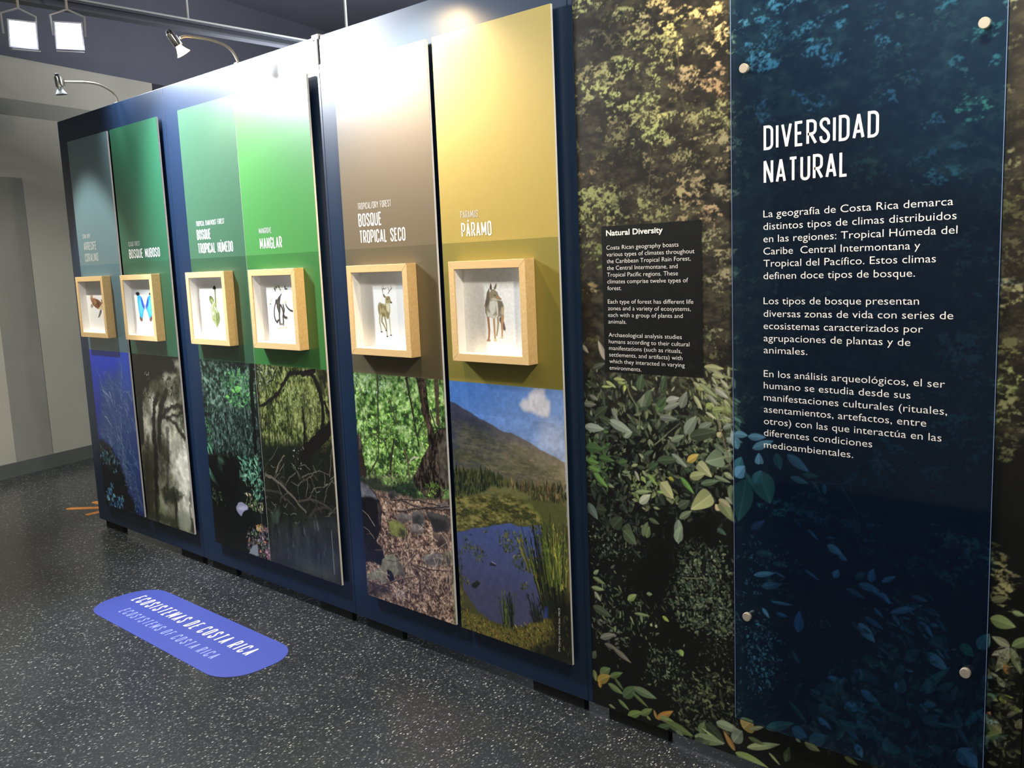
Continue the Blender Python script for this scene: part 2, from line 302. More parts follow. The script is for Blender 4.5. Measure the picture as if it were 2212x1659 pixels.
# ================================================================ picture printing: a small painter that fills a fine colour grid
class CV:
    def __init__(s, w, h, res, seed=1):
        s.w, s.h, s.res = w, h, res; s.nx = max(2, int(round(w / res)) + 1); s.nz = max(2, int(round(h / res)) + 1)
        s.a = np.zeros((s.nz, s.nx, 3)); s.rng = np.random.default_rng(seed)
        s.X, s.Z = np.meshgrid(np.linspace(0, w, s.nx), np.linspace(0, h, s.nz))
    def box(s, x0, x1, z0, z1):
        i0 = max(0, int(x0 / s.w * (s.nx - 1))); i1 = min(s.nx, int(x1 / s.w * (s.nx - 1)) + 2)
        j0 = max(0, int(z0 / s.h * (s.nz - 1))); j1 = min(s.nz, int(z1 / s.h * (s.nz - 1)) + 2)
        return (slice(j0, j1), slice(i0, i1)) if i1 > i0 and j1 > j0 else None
    def blend(s, sl, al, col):
        a = s.a[sl]; al = np.clip(al, 0, 1)[..., None]
        s.a[sl] = a * (1 - al) + np.asarray(col, float) * al
    def fbm(s, scale, seed=0, octv=4, ax=1.0, az=1.0, gain=0.55):
        out = np.zeros((s.nz, s.nx)); amp = 1.0; tot = 0; rg = np.random.default_rng(seed + 77)
        for o in range(octv):
            cx, cz = scale * ax / 2 ** o, scale * az / 2 ** o
            if min(cx, cz) < s.res * 0.8: break
            gx, gz = int(s.w / cx) + 3, int(s.h / cz) + 3; G = rg.random((gz, gx))
            fx = s.X[0] / cx; fz = s.Z[:, 0] / cz; ix = fx.astype(int); iz = fz.astype(int); tx = fx - ix; tz = fz - iz
            tx = tx * tx * (3 - 2 * tx); tz = (tz * tz * (3 - 2 * tz))[:, None]
            A = G[iz][:, ix] * (1 - tx) + G[iz][:, ix + 1] * tx; Bv = G[iz + 1][:, ix] * (1 - tx) + G[iz + 1][:, ix + 1] * tx
            out += amp * (A * (1 - tz) + Bv * tz); tot += amp; amp *= gain
        return out / tot
    def poly(s, pts, col, feather=0.003, al=1.0, rough=0.0, rscale=0.02, seed=3, mul=None):
        P = np.asarray(pts, float); e = feather + rough
        sl = s.box(P[:, 0].min() - e, P[:, 0].max() + e, P[:, 1].min() - e, P[:, 1].max() + e)
        if sl is None: return
        x, z = s.X[sl], s.Z[sl]
        if rough:
            nx = s.fbm(rscale, seed, 3)[sl] - .5; nz = s.fbm(rscale, seed + 5, 3)[sl] - .5; x = x + nx * 2 * rough; z = z + nz * 2 * rough
        ins = np.zeros(x.shape, bool); dm = np.full(x.shape, 9.0)
        for (ax, az), (bx, bz) in zip(P, np.roll(P, -1, 0)):
            c = ((az > z) != (bz > z)); ins ^= c & (x < (bx - ax) * (z - az) / ((bz - az) or 1e-9) + ax)
            dx, dz = bx - ax, bz - az; t = np.clip(((x - ax) * dx + (z - az) * dz) / (dx * dx + dz * dz + 1e-12), 0, 1)
            dm = np.minimum(dm, np.hypot(x - ax - t * dx, z - az - t * dz))
        sd = np.where(ins, dm, -dm); m = np.clip(sd / max(feather, s.res * .7) + .5, 0, 1) * al
        if callable(col): col = col(x, z)
        s.blend(sl, m, col)
    def stroke(s, pts, w0, w1, col, al=1.0, feather=None, wob=0.0, seed=0):
        P = np.asarray(pts, float); W = max(w0, w1); f = feather or s.res * .8; e = W + f + wob
        sl = s.box(P[:, 0].min() - e, P[:, 0].max() + e, P[:, 1].min() - e, P[:, 1].max() + e)
        if sl is None: return
        x, z = s.X[sl], s.Z[sl]
        if wob: x = x + (s.fbm(.02, seed, 3)[sl] - .5) * 2 * wob; z = z + (s.fbm(.02, seed + 9, 3)[sl] - .5) * 2 * wob
        m = np.zeros(x.shape); n = len(P) - 1
        for i in range(n):
            (ax, az), (bx, bz) = P[i], P[i + 1]; dx, dz = bx - ax, bz - az
            t = np.clip(((x - ax) * dx + (z - az) * dz) / (dx * dx + dz * dz + 1e-12), 0, 1)
            ww = (w0 + (w1 - w0) * (i + t) / n) / 2
            m = np.maximum(m, np.clip((ww - np.hypot(x - ax - t * dx, z - az - t * dz)) / f + .5, 0, 1))
        s.blend(sl, m * al, col)
    def leaf(s, x, z, ln, wd, ang, col, al=1.0, vein=0.0, heart=0.0, shade=0.12):
        c, q = math.cos(ang), math.sin(ang); ex = abs(ln * c) ; e = ln + wd
        sl = s.box(min(x, x + ln * c) - wd, max(x, x + ln * c) + wd, min(z, z + ln * q) - wd, max(z, z + ln * q) + wd)
        if sl is None: return
        dx = s.X[sl] - x; dz = s.Z[sl] - z; u = (dx * c + dz * q) / ln; v = -dx * q + dz * c
        uc = np.clip(u, 0, 1); p = 0.75 if not heart else 0.45
        hw = wd / 2 * np.sin(PI * uc ** p) ** (0.85 if not heart else 0.7); hw = np.where((u < 0) | (u > 1), -abs(u - .5) * ln, hw)
        m = np.clip((hw - np.abs(v)) / s.res * .9 + .5, 0, 1)
        C = np.asarray(col, float)[None, None] * (1 + shade * np.sign(v)[..., None] * .6 + shade * (uc[..., None] - .5))
        if vein:
            vv = np.exp(-(v / max(s.res * .8, wd * .04)) ** 2) * vein; C = C + vv[..., None] * .25
        s.blend(sl, m * al, np.clip(C, 0, 1))
    def clump(s, cx, cz, rx, rz, col, n=140, size=0.012, ang=0.0, dark=0.45, var=0.25, al=0.9, lit=0.5):
        r = s.rng; c, q = math.cos(ang), math.sin(ang); col = np.asarray(col, float)
        a = r.random(n) * 2 * PI; d = np.sqrt(r.random(n)); px = d * np.cos(a) * rx; pz = d * np.sin(a) * rz
        order = np.argsort(pz)[::-1]
        for i in order:
            x, z = cx + px[i] * c - pz[i] * q, cz + px[i] * q + pz[i] * c
            b = (dark + (1 - dark) * r.random()) * (1 + lit * pz[i] / rz * .6); k = col * b * (1 + (r.random(3) - .5) * var * .5)
            L = size * (0.5 + r.random()); s.leaf(x, z, L, L * (.35 + .3 * r.random()), r.random() * 2 * PI, np.clip(k, 0, 1), al, shade=.05)
    def scatter(s, pts, n, l0, l1, cols, asp=0.4, a0=0.0, a1=6.28, al=0.95, vein=0, jit=0.0):
        # leaves spread inside a polygon
        P = np.asarray(pts, float); lo, hi = P.min(0), P.max(0); r = s.rng; k = 0; tries = 0
        while k < n and tries < n * 12:
            tries += 1; x, z = lo + (hi - lo) * r.random(2); ins = False
            for (ax, az), (bx, bz) in zip(P, np.roll(P, -1, 0)):
                if (az > z) != (bz > z) and x < (bx - ax) * (z - az) / ((bz - az) or 1e-9) + ax: ins = not ins
            if not ins: continue
            if jit: x, z = x + r.normal() * jit, z + r.normal() * jit
            k += 1; L = l0 + (l1 - l0) * r.random() ** 2; c = np.asarray(cols[r.integers(len(cols))], float) * (.6 + .6 * r.random())
            s.leaf(x, z, L, L * asp * (.7 + .6 * r.random()), a0 + (a1 - a0) * r.random(), np.clip(c, 0, 1), al, vein)
    def nf(s, scale, seed=0, octv=4, ax=1.0, az=1.0, gain=.62):
        # cached noise, stretched to use its whole range
        k = (scale, seed, octv, ax, az); s.cache = getattr(s, 'cache', {})
        if k not in s.cache:
            n = s.fbm(scale, seed, octv, ax, az, gain); s.cache[k] = np.clip(.5 + (n - n.mean()) / (n.std() * 4 + 1e-9), 0, 1)
        return s.cache[k]
    def foliage(s, pts, dark, mid, light, scale=.03, seed=0, feather=.02, cover=1.0, rough=.02, contrast=1.0, ax=1.0, az=1.0, al=1.0):
        # a mass of leaves: three tones sorted by coarse and fine noise, ragged outline, dark gaps
        P = np.asarray(pts, float); e = feather + rough; sl = s.box(P[:, 0].min() - e, P[:, 0].max() + e, P[:, 1].min() - e, P[:, 1].max() + e)
        if sl is None: return
        n1 = s.nf(scale, seed, 4, ax, az)[sl]; n2 = s.nf(max(scale * .32, s.res * 2.2), seed + 3, 3, ax, az)[sl]
        t = np.clip(.5 + ((n1 - .5) * .8 + (n2 - .5) * 1.0) * contrast, 0, 1)[..., None]
        col = np.where(t < .5, np.asarray(dark) * (1 - t * 2) + np.asarray(mid) * t * 2, np.asarray(mid) * (2 - t * 2) + np.asarray(light) * (t * 2 - 1))
        gap = np.clip((n1 * .5 + n2 * .5 - (.5 - cover * .5)) * 7 + .5, 0, 1) if cover < 1 else 1
        keep = s.a[sl].copy(); s.poly(pts, (1.0, 1.0, 1.0), feather, 1, rough, scale * .7, seed + 9); m = (s.a[sl] - keep) / np.maximum(1 - keep, 1e-3); s.a[sl] = keep
        s.blend(sl, np.clip(m.max(-1), 0, 1) * gap * al, col)
    def crown(s, cx, cz, rx, rz, col, ang=0.0, seed=0, al=1.0, lit=.5):
        # one tree crown: ragged ellipse of fine leaf tones, lighter above
        R = max(rx, rz) * 1.5; sl = s.box(cx - R, cx + R, cz - R, cz + R)
        if sl is None: return
        c, q = math.cos(ang), math.sin(ang); dx, dz = s.X[sl] - cx, s.Z[sl] - cz; u = (dx * c + dz * q) / rx; v = (-dx * q + dz * c) / rz
        n1 = s.nf(.030, 51, 3, 1.3, .8)[sl]; n2 = s.nf(.012, 52, 3, 1.3, .8)[sl]; n3 = s.nf(.0058, 53, 2)[sl]
        m = np.clip((1 - (u * u + v * v) ** .5 + (n1 - .5) * 1.3 + (n2 - .5) * .9) * 2.0, 0, 1)
        t = np.clip(.40 + (n2 - .5) * 1.1 + (n3 - .5) * 1.15 + (n1 - .5) * .4 + lit * .5 * v, 0, 1)[..., None]
        k = np.asarray(col); C_ = k * (.24 + .62 * t + .38 * t * t)
        s.blend(sl, m * al * np.clip(t[..., 0] * 2.6 - .1, 0, 1), C_)
    def grad(s, stops):
        zs = [q[0] for q in stops]; t = s.Z / s.h
        for k in range(3): s.a[..., k] = np.interp(t, zs, [q[1][k] for q in stops])
    def mulnoise(s, amt, scale, seed=0, octv=4, ax=1.0, az=1.0):
        s.a *= (1 + amt * (s.fbm(scale, seed, octv, ax, az)[..., None] - .5) * 2)
    def blur(s, n=1):
        for _ in range(n):
            a = np.pad(s.a, ((1, 1), (1, 1), (0, 0)), 'edge')
            s.a = (a[1:-1, 1:-1] * 4 + (a[:-2, 1:-1] + a[2:, 1:-1] + a[1:-1, :-2] + a[1:-1, 2:]) * 2 + a[:-2, :-2] + a[:-2, 2:] + a[2:, :-2] + a[2:, 2:]) / 16
    def mesh(s, name, x0, y, z0, m, parent, gain=1.0):
        a = np.clip(s.a, 0, 1); lin = np.where(a <= .04045, a / 12.92, ((a + .055) / 1.055) ** 2.4) * gain
        nv = s.nx * s.nz; co = np.empty((nv, 3), np.float32); co[:, 0] = s.X.ravel() + x0; co[:, 1] = y; co[:, 2] = s.Z.ravel() + z0
        i = (np.arange(s.nz - 1)[:, None] * s.nx + np.arange(s.nx - 1)[None]).ravel()
        q = np.stack([i, i + 1, i + 1 + s.nx, i + s.nx], 1).ravel().astype(np.int32); nf = len(i)
        me = bpy.data.meshes.new(name); me.vertices.add(nv); me.loops.add(nf * 4); me.polygons.add(nf)
        me.vertices.foreach_set('co', co.ravel()); me.loops.foreach_set('vertex_index', q)
        me.polygons.foreach_set('loop_start', np.arange(0, nf * 4, 4, dtype=np.int32))
        me.update(calc_edges=True)
        at = me.color_attributes.new('print', 'FLOAT_COLOR', 'POINT'); c4 = np.ones((nv, 4), np.float32); c4[:, :3] = np.clip(lin, 0, .95).reshape(-1, 3)
        at.data.foreach_set('color', c4.ravel()); me.materials.append(m)
        o = bpy.data.objects.new(name, me); COL.objects.link(o); o.parent = parent
        if parent is not None: o.location = -Vector(parent.location) if parent.parent is None else (0, 0, 0)
        return o
def C(*v): return tuple(x / 255 for x in v)
# ================================================================ the printed pictures
def near(cv, x, z, col, r, al=1): cv.clump(x, z, r, r, col, 30, r * .6)
def lf(cv, x, z, ln, ang, asp, col, al=1.0, vein=.5, heart=0.0, shade=.12): cv.leaf(x, z, ln, ln * asp, ang, col, al, vein, heart, shade)
def paramo(cv):
    sky0, sky1 = np.array(C(74, 120, 196)), np.array(C(176, 190, 218))
    t = np.clip((cv.X / cv.w * .55 + (1 - cv.Z / cv.h) * 1.5 - .12), 0, 1)[..., None]; cv.a[:] = sky0 * (1 - t) + sky1 * t
    cl = [(.3222,.8386),(.3392,.8552),(.355,.8528),(.3681,.8755),(.3925,.8922),(.4276,.8945),(.4318,.8711),(.4488,.8575),(.4514,.8309),(.441,.8044),(.4118,.8078),(.3809,.816),(.3372,.8185)]
    cv.poly(cl, C(196, 196, 208), .014, .95, .006, .03); cv.poly([(x * .93 + .07 * .43, z * .95 + .05 * .85) for x, z in cl], C(222, 216, 220), .02, .8, .006, .02)
    cv.poly([(.4109,.7885),(.4499,.7981),(.5056,.7795),(.5009,.6692),(.4447,.6865),(.3913,.7077)], C(206, 204, 218), .05, .5)
    hill = [(-.0099,.8258),(.0222,.8184),(.0758,.7999),(.1281,.7786),(.1882,.7617),(.2382,.7412),(.2963,.7376),(.3442,.721),(.3987,.6994),(.4447,.6865),(.5046,.6679),(.5024,.4369),(-.0506,.3374)]
    N = cv.fbm(.07, 3, 5, 1.6, .7); N2 = cv.fbm(.015, 5, 3)
    tx = np.clip(cv.X / cv.w, 0, 1)
    def hc(x, z): 
        k = np.clip(x / cv.w, 0, 1)[..., None]; q = np.clip((cv.h * .80 - z) / (cv.h * .25), 0, 1)[..., None]
        a = np.array(C(58, 62, 84)) * (1 - q) + np.array(C(80, 84, 62)) * q; b = np.array(C(158, 140, 116)) * (1 - q) + np.array(C(126, 116, 82)) * q
        return a * (1 - k ** 1.4) + b * k ** 1.4
    cv.poly(hill, hc, .003, 1, .003, .02)
    for pts, c, al in (([(.0006,.7772),(.0928,.7839),(.1955,.7401),(.1604,.7335),(.0546,.7557),(-.0013,.7506)], C(44, 48, 66), .6), ([(.0532,.736),(.1604,.7335),(.2433,.685),(.1576,.6882),(.0514,.7095)], C(56, 62, 60), .5), ([(.0014,.6578),(.1018,.6495),(.2225,.619),(.0996,.6165),(-.0015,.6174)], C(70, 74, 44), .5), ([(.2784,.714),(.3668,.6927),(.496,.6417),(.4949,.6175),(.3565,.6483),(.277,.6888)], C(176, 156, 120), .4), ([(.2422,.6659),(.3565,.6483),(.4343,.6276),(.3226,.6192)], C(96, 92, 60), .5)):
        cv.poly(pts, c, .02, al, .01, .03)
    m = (cv.Z < cv.h * .88); cv.a[m] *= (.86 + .28 * N + .14 * (N2 - .5))[m][:, None]
    # valley scrub
    cv.foliage([(.0081,.7515),(.2122,.7323),(.4997,.6421),(.5037,.5586),(.2367,.5697),(-.0045,.5767)], C(52, 56, 44), C(92, 92, 66), C(136, 126, 92), .035, 63, .06, .45, .03, .8, 1.8, .7, .55)
    cv.poly([(-.0332,.573),(.0433,.5929),(.0979,.59),(.1691,.5928),(.2374,.5826),(.3034,.5663),(.4008,.5801),(.5077,.5652),(.5024,.4369),(-.0508,.3339)], C(84, 88, 48), .012, 1, .01, .02)
    cv.scatter([(.0003,.5773),(.2374,.5826),(.2437,.5451),(.1285,.5087),(-.0023,.4757)], 420, .012, .04, [C(40, 50, 34), C(58, 66, 40), C(30, 38, 30), C(84, 88, 52)], .22, 1.2, 1.9)
    cv.scatter([(.253,.5592),(.5047,.5828),(.5022,.522),(.3501,.5229),(.2508,.5205)], 320, .012, .034, [C(70, 68, 44), C(96, 86, 56), C(52, 54, 36), C(120, 104, 70)], .25, 1.1, 2.0)
    cv.scatter([(-.0028,.4689),(.2678,.5231),(.3152,.4796),(.2284,.4267),(-.0011,.3601)], 500, .006, .02, [C(110, 106, 52), C(84, 86, 42), C(64, 70, 38), C(132, 124, 70)], .35)
    cv.poly([(.1104,.506),(.1837,.5462),(.2696,.5552),(.3511,.5419),(.3503,.5261),(.1983,.4997)], C(116, 116, 72), .012, .8, .008, .02)
    cv.poly([(.3164,.502),(.3495,.5103),(.4074,.4697),(.3949,.4583),(.3232,.4746)], C(112, 124, 56), .01, .95, .004); cv.poly([(.1533,.4797),(.292,.5077),(.3152,.4796),(.3129,.4347),(.2372,.4314)], C(96, 96, 56), .015, .8, .006)
    cv.poly([(-.0495,.3515),(.5413,.4741),(.5294,-.0171),(-.0901,-.1985)], C(78, 76, 44), .02, 1, .01, .02); cv.foliage([(-.0018,.4826),(.2681,.5295),(.3331,.5077),(.4107,.4578),(.228,.4201),(-.0016,.3531)], C(50, 54, 30), C(96, 94, 48), C(146, 138, 80), .03, 61, .02, .8, .01, 1, 1.6, .7)
    # pond
    pond = [(-.0115,.3465),(.0841,.3819),(.1573,.4013),(.2195,.4219),(.2625,.4293),(.2999,.4248),(.3943,.4457),(.4072,.3823),(.3853,.2258),(.413,.1683),(.379,.1279),(.311,.0834),(.2248,.0628),(.1452,.0617),(.0828,.082),(.0217,.1439),(-.0071,.2487)]
    cv.poly(pond, lambda x, z: np.array(C(72, 92, 152)) * np.clip((z - .15) / .32, 0, 1)[..., None] + np.array(C(74, 74, 104)) * (1 - np.clip((z - .15) / .32, 0, 1))[..., None], .004, 1, .004, .02)
    for p, n, l in (([(.0242,.3167),(.0492,.3418),(.0708,.3187),(.0689,.2912),(.0322,.2978)], 40, .016), ([(.0703,.3118),(.099,.3308),(.1461,.2929),(.1136,.2764),(.0769,.2724)], 60, .018), ([(.1294,.3831),(.1565,.3893),(.1558,.3779),(.1333,.3739)], 14, .01), ([(.1999,.3825),(.2445,.41),(.3028,.401),(.3223,.379),(.3084,.3508),(.2397,.3245),(.2064,.3443)], 170, .018), ([(.2608,.3221),(.3077,.3378),(.3473,.3072),(.3373,.273),(.2796,.2803)], 90, .018), ([(.3022,.2331),(.3274,.2386),(.326,.2124),(.305,.2077)], 20, .016), ([(.0155,.1911),(.0448,.2077),(.0521,.1783),(.0186,.1675)], 24, .016), ([(.3456,.4341),(.4104,.4516),(.4072,.3823),(.3597,.3923)], 60, .016)):
        cv.scatter(p, n, .006, l, [C(96, 100, 48), C(70, 78, 40), C(120, 118, 62), C(44, 50, 34)], .35)
    cv.poly([(.1534,.2676),(.1673,.2771),(.1891,.2736),(.1825,.2656),(.1575,.2618)], C(40, 40, 52), .003); cv.stroke([(.1673,.2771),(.1847,.2727)], .004, .003, C(150, 156, 186))
    cv.poly([(.0613,.1769),(.0901,.1935),(.1061,.1867),(.0836,.1647),(.0651,.164)], C(34, 36, 34), .003, 1, .003); cv.poly([(.0593,.3538),(.0735,.3598),(.0731,.3543)], C(40, 40, 50), .003)
    cv.mulnoise(.10, .012, 8, 3)
    # reeds
    r = cv.rng
    def reeds(base, n, l0, l1, cols, lean, w=.005):
        P = np.asarray(base)
        for k in range(n):
            t = r.random(); i = t * (len(P) - 1); j = min(int(i), len(P) - 2); b = P[j] + (P[j + 1] - P[j]) * (i - j) + (r.random(2) - .5) * .03; L = l0 + (l1 - l0) * r.random(); a = PI / 2 + lean + (r.random() - .5) * .35
            c = np.array(cols[r.integers(len(cols))]) * (.7 + .6 * r.random()); tip = (b[0] + L * math.cos(a), b[1] + L * math.sin(a)); cv.stroke([b, ((b[0] + tip[0]) / 2 + .004 * (r.random() - .5), (b[1] + tip[1]) / 2), tip], w, w * .3, np.clip(c, 0, 1))
            for q in range(4):
                u = .3 + .7 * r.random(); cv.leaf(b[0] + (tip[0] - b[0]) * u, b[1] + (tip[1] - b[1]) * u, .016, .004, a + (r.random() - .5) * 1.2, np.clip(c * 1.15, 0, 1))
    G = [C(86, 98, 40), C(60, 74, 34), C(118, 120, 52), C(40, 50, 30), C(140, 132, 62)]
    reeds([(.3383,.2925),(.3843,.2383),(.421,.1702)], 40, .06, .14, G, .35); reeds([(.3969,.1644),(.4421,.1116),(.4879,.0917)], 110, .12, .34, [C(44, 52, 28), C(28, 32, 22), C(84, 90, 40), C(18, 20, 16)], .12); reeds([(.4175,.2647),(.4946,.2504)], 60, .10, .24, G, .08)
    reeds([(.2159,.0606),(.2463,.0616)], 22, .06, .13, [C(40, 46, 26), C(74, 82, 36), C(26, 28, 22)], 0); reeds([(.359,.0513),(.396,.0611)], 34, .06, .15, [C(26, 30, 24), C(36, 38, 36)], .25)
    # near bank
    cv.poly([(-.0663,.1241),(.0125,.1488),(.0168,.0731),(.0815,.061),(.1536,.0515),(.2417,.0571),(.3193,.0816),(.395,.1254),(.4198,.1444),(.4906,.1555),(.5294,-.0171),(-.0824,-.0946)], C(104, 98, 46), .01, 1, .012, .02)
    cv.scatter([(-.0263,.1401),(.0125,.1488),(.0259,.0683),(.1443,.0457),(.2416,.0537),(.3947,.1189),(.5201,.1316),(.5147,-.0023),(.3222,-.0246),(.0012,-.0152)], 1500, .005, .018, [C(146, 134, 56), C(116, 112, 48), C(80, 86, 42), C(52, 56, 34), C(150, 112, 58), C(170, 158, 74), C(34, 36, 26)], .3, .3, 2.8)
    cv.poly([(.4305,.2043),(.5317,.234),(.5294,-.0171),(.3052,-.0294),(.3494,.0225),(.416,.0599)], C(20, 22, 18), .05, .9, .02, .03)
    cv.scatter([(.395,.1254),(.4919,.1873),(.5044,.0265),(.4057,.0118)], 70, .006, .02, [C(84, 82, 40), C(60, 58, 36), C(40, 42, 30)], .3, 1, 2); cv.poly([(.4012,.1719),(.4117,.1744),(.4099,.1355),(.3913,.1309)], C(40, 60, 150), .008, .8)
    cv.scatter([(-.0022,.2774),(.0218,.282),(.0124,.0088),(-.012,.0026)], 70, .01, .03, [C(70, 74, 36), C(40, 46, 28), C(120, 104, 50)], .25, 1.1, 2.0)
def dry(cv):
    cv.a[:] = C(104, 140, 74); N = cv.fbm(.09, 2, 5); N2 = cv.fbm(.02, 4, 4)
    g0, g1 = np.array(C(66, 104, 46)), np.array(C(158, 190, 118)); t = np.clip((N * .6 + N2 * .6 - .2) * 1.1, 0, 1)[..., None]; cv.a[:] = g0 * (1 - t) + g1 * t
    top = [(-.0079,.8918),(.525,.9014),(.4988,.5456),(-.0163,.4758)]
    cv.foliage(top, C(40, 62, 32), C(98, 142, 62), C(186, 214, 140), .05, 64, .01, 1, .01, 1.25)
    for k in range(16): q = cv.rng.random(2); cv.crown(.02 + q[0] * .46, .42 + q[1] * .46, .06, .045, C(140, 184, 90), cv.rng.random() * 3, 0, .85)
    cv.scatter(top, 420, .006, .02, [C(134, 176, 84), C(96, 140, 60), C(70, 108, 50), C(176, 200, 140), C(60, 92, 48), C(150, 188, 100)], .45)
    cv.scatter(top, 260, .006, .013, [C(206, 220, 196), C(190, 210, 170)], .5, al=.6); cv.scatter([(-.0083,.8881),(.2145,.89),(.1755,.8172),(-.0047,.8116)], 120, .005, .014, [C(190, 205, 200), C(150, 170, 130)], .5)
    cv.poly([(-.0079,.8918),(.3701,.899),(.5248,.8981),(.5221,.8619),(.2644,.8583),(.0007,.8631)], C(60, 84, 50), .06, .35)
    for p, w0, w1, c in (([(.1471,.8968),(.1398,.7861),(.1266,.6265),(.1165,.5671),(.0559,.5019)], .008, .006, C(58, 50, 44)), ([(.3087,.892),(.3264,.8006),(.3518,.6788),(.3611,.6452)], .010, .007, C(44, 38, 34)), ([(.2193,.6508),(.1999,.5915),(.1816,.5099)], .009, .014, C(54, 46, 38)), ([(.4298,.7817),(.4462,.7426),(.4692,.6639)], .008, .007, C(60, 52, 46)), ([(.2067,.8054),(.2243,.7645),(.2512,.7106)], .006, .005, C(70, 66, 52)), ([(.0948,.6667),(.1592,.6444),(.1875,.5972)], .005, .005, C(64, 58, 48)), ([(.2916,.5741),(.3161,.5947),(.3537,.6041)], .006, .006, C(196, 188, 170)), ([(.2755,.6287),(.2916,.5741),(.2972,.5183)], .010, .010, C(92, 86, 66)), ([(.4679,.898),(.4681,.8383),(.4671,.7378)], .022, .016, C(72, 58, 48)), ([(.0432,.8295),(.042,.7055),(.0446,.6175)], .005, .004, C(84, 96, 60)), ([(.3867,.7372),(.3518,.6788),(.3585,.638)], .006, .005, C(48, 44, 36))):
        cv.stroke(p, w0, w1, c, .95, wob=.006)
    cv.poly([(.0029,.6612),(.022,.6446),(.0268,.5785),(.0433,.5137),(.0368,.483),(-.0283,.4742)], C(48, 40, 36), .006, 1, .006); cv.poly([(.0064,.6504),(.0185,.6443),(.0198,.5999),(.0073,.5911)], C(110, 96, 84), .006, .8)
    big = [(.366,.8988),(.4115,.8974),(.4158,.8278),(.4291,.7478),(.4428,.6984),(.4733,.7183),(.5046,.728),(.5086,.601),(.5015,.5052),(.4535,.4569),(.3742,.4588),(.3308,.4876),(.3098,.52),(.3413,.5523),(.3704,.5978),(.4115,.6508),(.4071,.7186),(.3845,.7711),(.375,.8384)]
    cv.poly(big, C(38, 32, 28), .005, 1, .006, .02); cv.foliage(big, C(16, 13, 12), C(42, 35, 30), C(92, 80, 68), .022, 72, .004, 1, .004, 1.2, .7, 1.8); cv.poly([(.4969,.7139),(.5108,.7086),(.5025,.519),(.4598,.5403),(.4568,.6286)], C(92, 86, 76), .02, .8, .012, .015); cv.poly([(.3775,.8927),(.3935,.8936),(.4006,.786),(.4249,.7203),(.41,.7189),(.3856,.7848)], C(70, 52, 40), .012, .7, .004)
    cv.mulnoise(.12, .01, 7, 3)
    cv.scatter([(-.0156,.4834),(.1924,.533),(.2655,.514),(.3152,.4854),(.2294,.4659),(.0043,.4485)], 160, .008, .02, [C(120, 108, 92), C(150, 138, 124), C(84, 90, 60), C(110, 124, 72)], .4)
    cv.poly([(-.0403,.4725),(.1006,.4953),(.1649,.4712),(.3176,.514),(.3537,.4557),(.4927,.463),(.4906,.4352),(-.0291,.3525)], C(42, 46, 40), .02, .9, .014, .02); cv.scatter([(.1925,.4751),(.2957,.5004),(.3336,.4598),(.3734,.4482),(.2166,.4424)], 130, .008, .018, [C(34, 58, 36), C(50, 80, 46), C(24, 40, 28)], .45)
    cv.scatter([(.3771,.4942),(.4096,.5266),(.4479,.5112),(.4236,.4524),(.3844,.4604)], 60, .008, .018, [C(132, 170, 80), C(100, 140, 60)], .45); cv.scatter([(.4665,.5002),(.5016,.5188),(.4985,.4775),(.4693,.4731)], 20, .008, .016, [C(110, 150, 80)], .45)
    floor = [(-.0084,.4392),(.1398,.4383),(.3318,.4383),(.512,.4659),(.4969,-.0109),(.2298,-.0191),(-.0332,-.0358)]
    cv.poly(floor, C(124, 98, 82), .02, 1, .014, .02)
    cv.foliage(floor, C(62, 46, 42), C(140, 112, 94), C(204, 176, 154), .02, 68, .02, 1, .01, 1.2)
    cv.scatter(floor, 1800, .004, .015, [C(168, 134, 112), C(132, 102, 84), C(94, 70, 60), C(60, 46, 42), C(190, 160, 138), C(150, 124, 112), C(112, 90, 80)], .5)
    cv.scatter([(.1165,.4275),(.4891,.4144),(.4958,.3742),(.1468,.3952)], 260, .004, .012, [C(170, 152, 140), C(140, 126, 118), C(70, 62, 58)], .4)
    for p, c, d in (([(.1928,.3586),(.2429,.3777),(.2849,.3738),(.2777,.351),(.2182,.3409)], C(126, 118, 114), .7), ([(.2745,.3504),(.2908,.3819),(.3394,.4055),(.3685,.3876),(.3629,.3442),(.324,.3445)], C(104, 100, 98), .6), ([(.3699,.4054),(.4298,.4047),(.4886,.4074),(.5035,.3755),(.4937,.3462),(.4143,.332),(.3968,.3641)], C(78, 74, 74), .55), ([(.3446,.2193),(.3667,.2395),(.4383,.2577),(.4618,.2427),(.4351,.2147),(.3533,.1995)], C(128, 122, 120), .7), ([(.4584,.263),(.4986,.2813),(.5002,.2364),(.4607,.2284)], C(112, 110, 90), .7), ([(.2711,.3354),(.3243,.3482),(.3644,.3373),(.3425,.3192),(.2799,.3153)], C(140, 130, 126), .8), ([(.4326,.4399),(.4924,.4595),(.5047,.4306),(.4412,.4239)], C(120, 112, 112), .7), ([(.4033,.3195),(.4637,.3339),(.4966,.319),(.4891,.2829),(.4205,.2839)], C(104, 88, 80), .6), ([(.1625,.4453),(.2073,.4591),(.2268,.4367),(.1716,.4247)], C(74, 72, 70), .6)):
        cv.poly(p, c, .005, 1, .004, .015); q = np.mean(p, 0); cv.poly([(x * .75 + q[0] * .25, z * .75 + q[1] * .25 - .012) for x, z in p], tuple(np.array(c) * d), .014, .9, .004, .015)
    for p, w in (([(.2046,.4297),(.2886,.4174),(.3705,.4126),(.5047,.4306)], .009), ([(.2215,.3779),(.3708,.4161),(.5006,.4402)], .007), ([(.193,.4207),(.3318,.4383),(.4519,.436)], .006)): cv.stroke(p, w, w * .7, C(54, 46, 44), 1, wob=.004); cv.stroke([(x, z + .003) for x, z in p], w * .35, w * .2, C(150, 136, 128), .8, wob=.004)
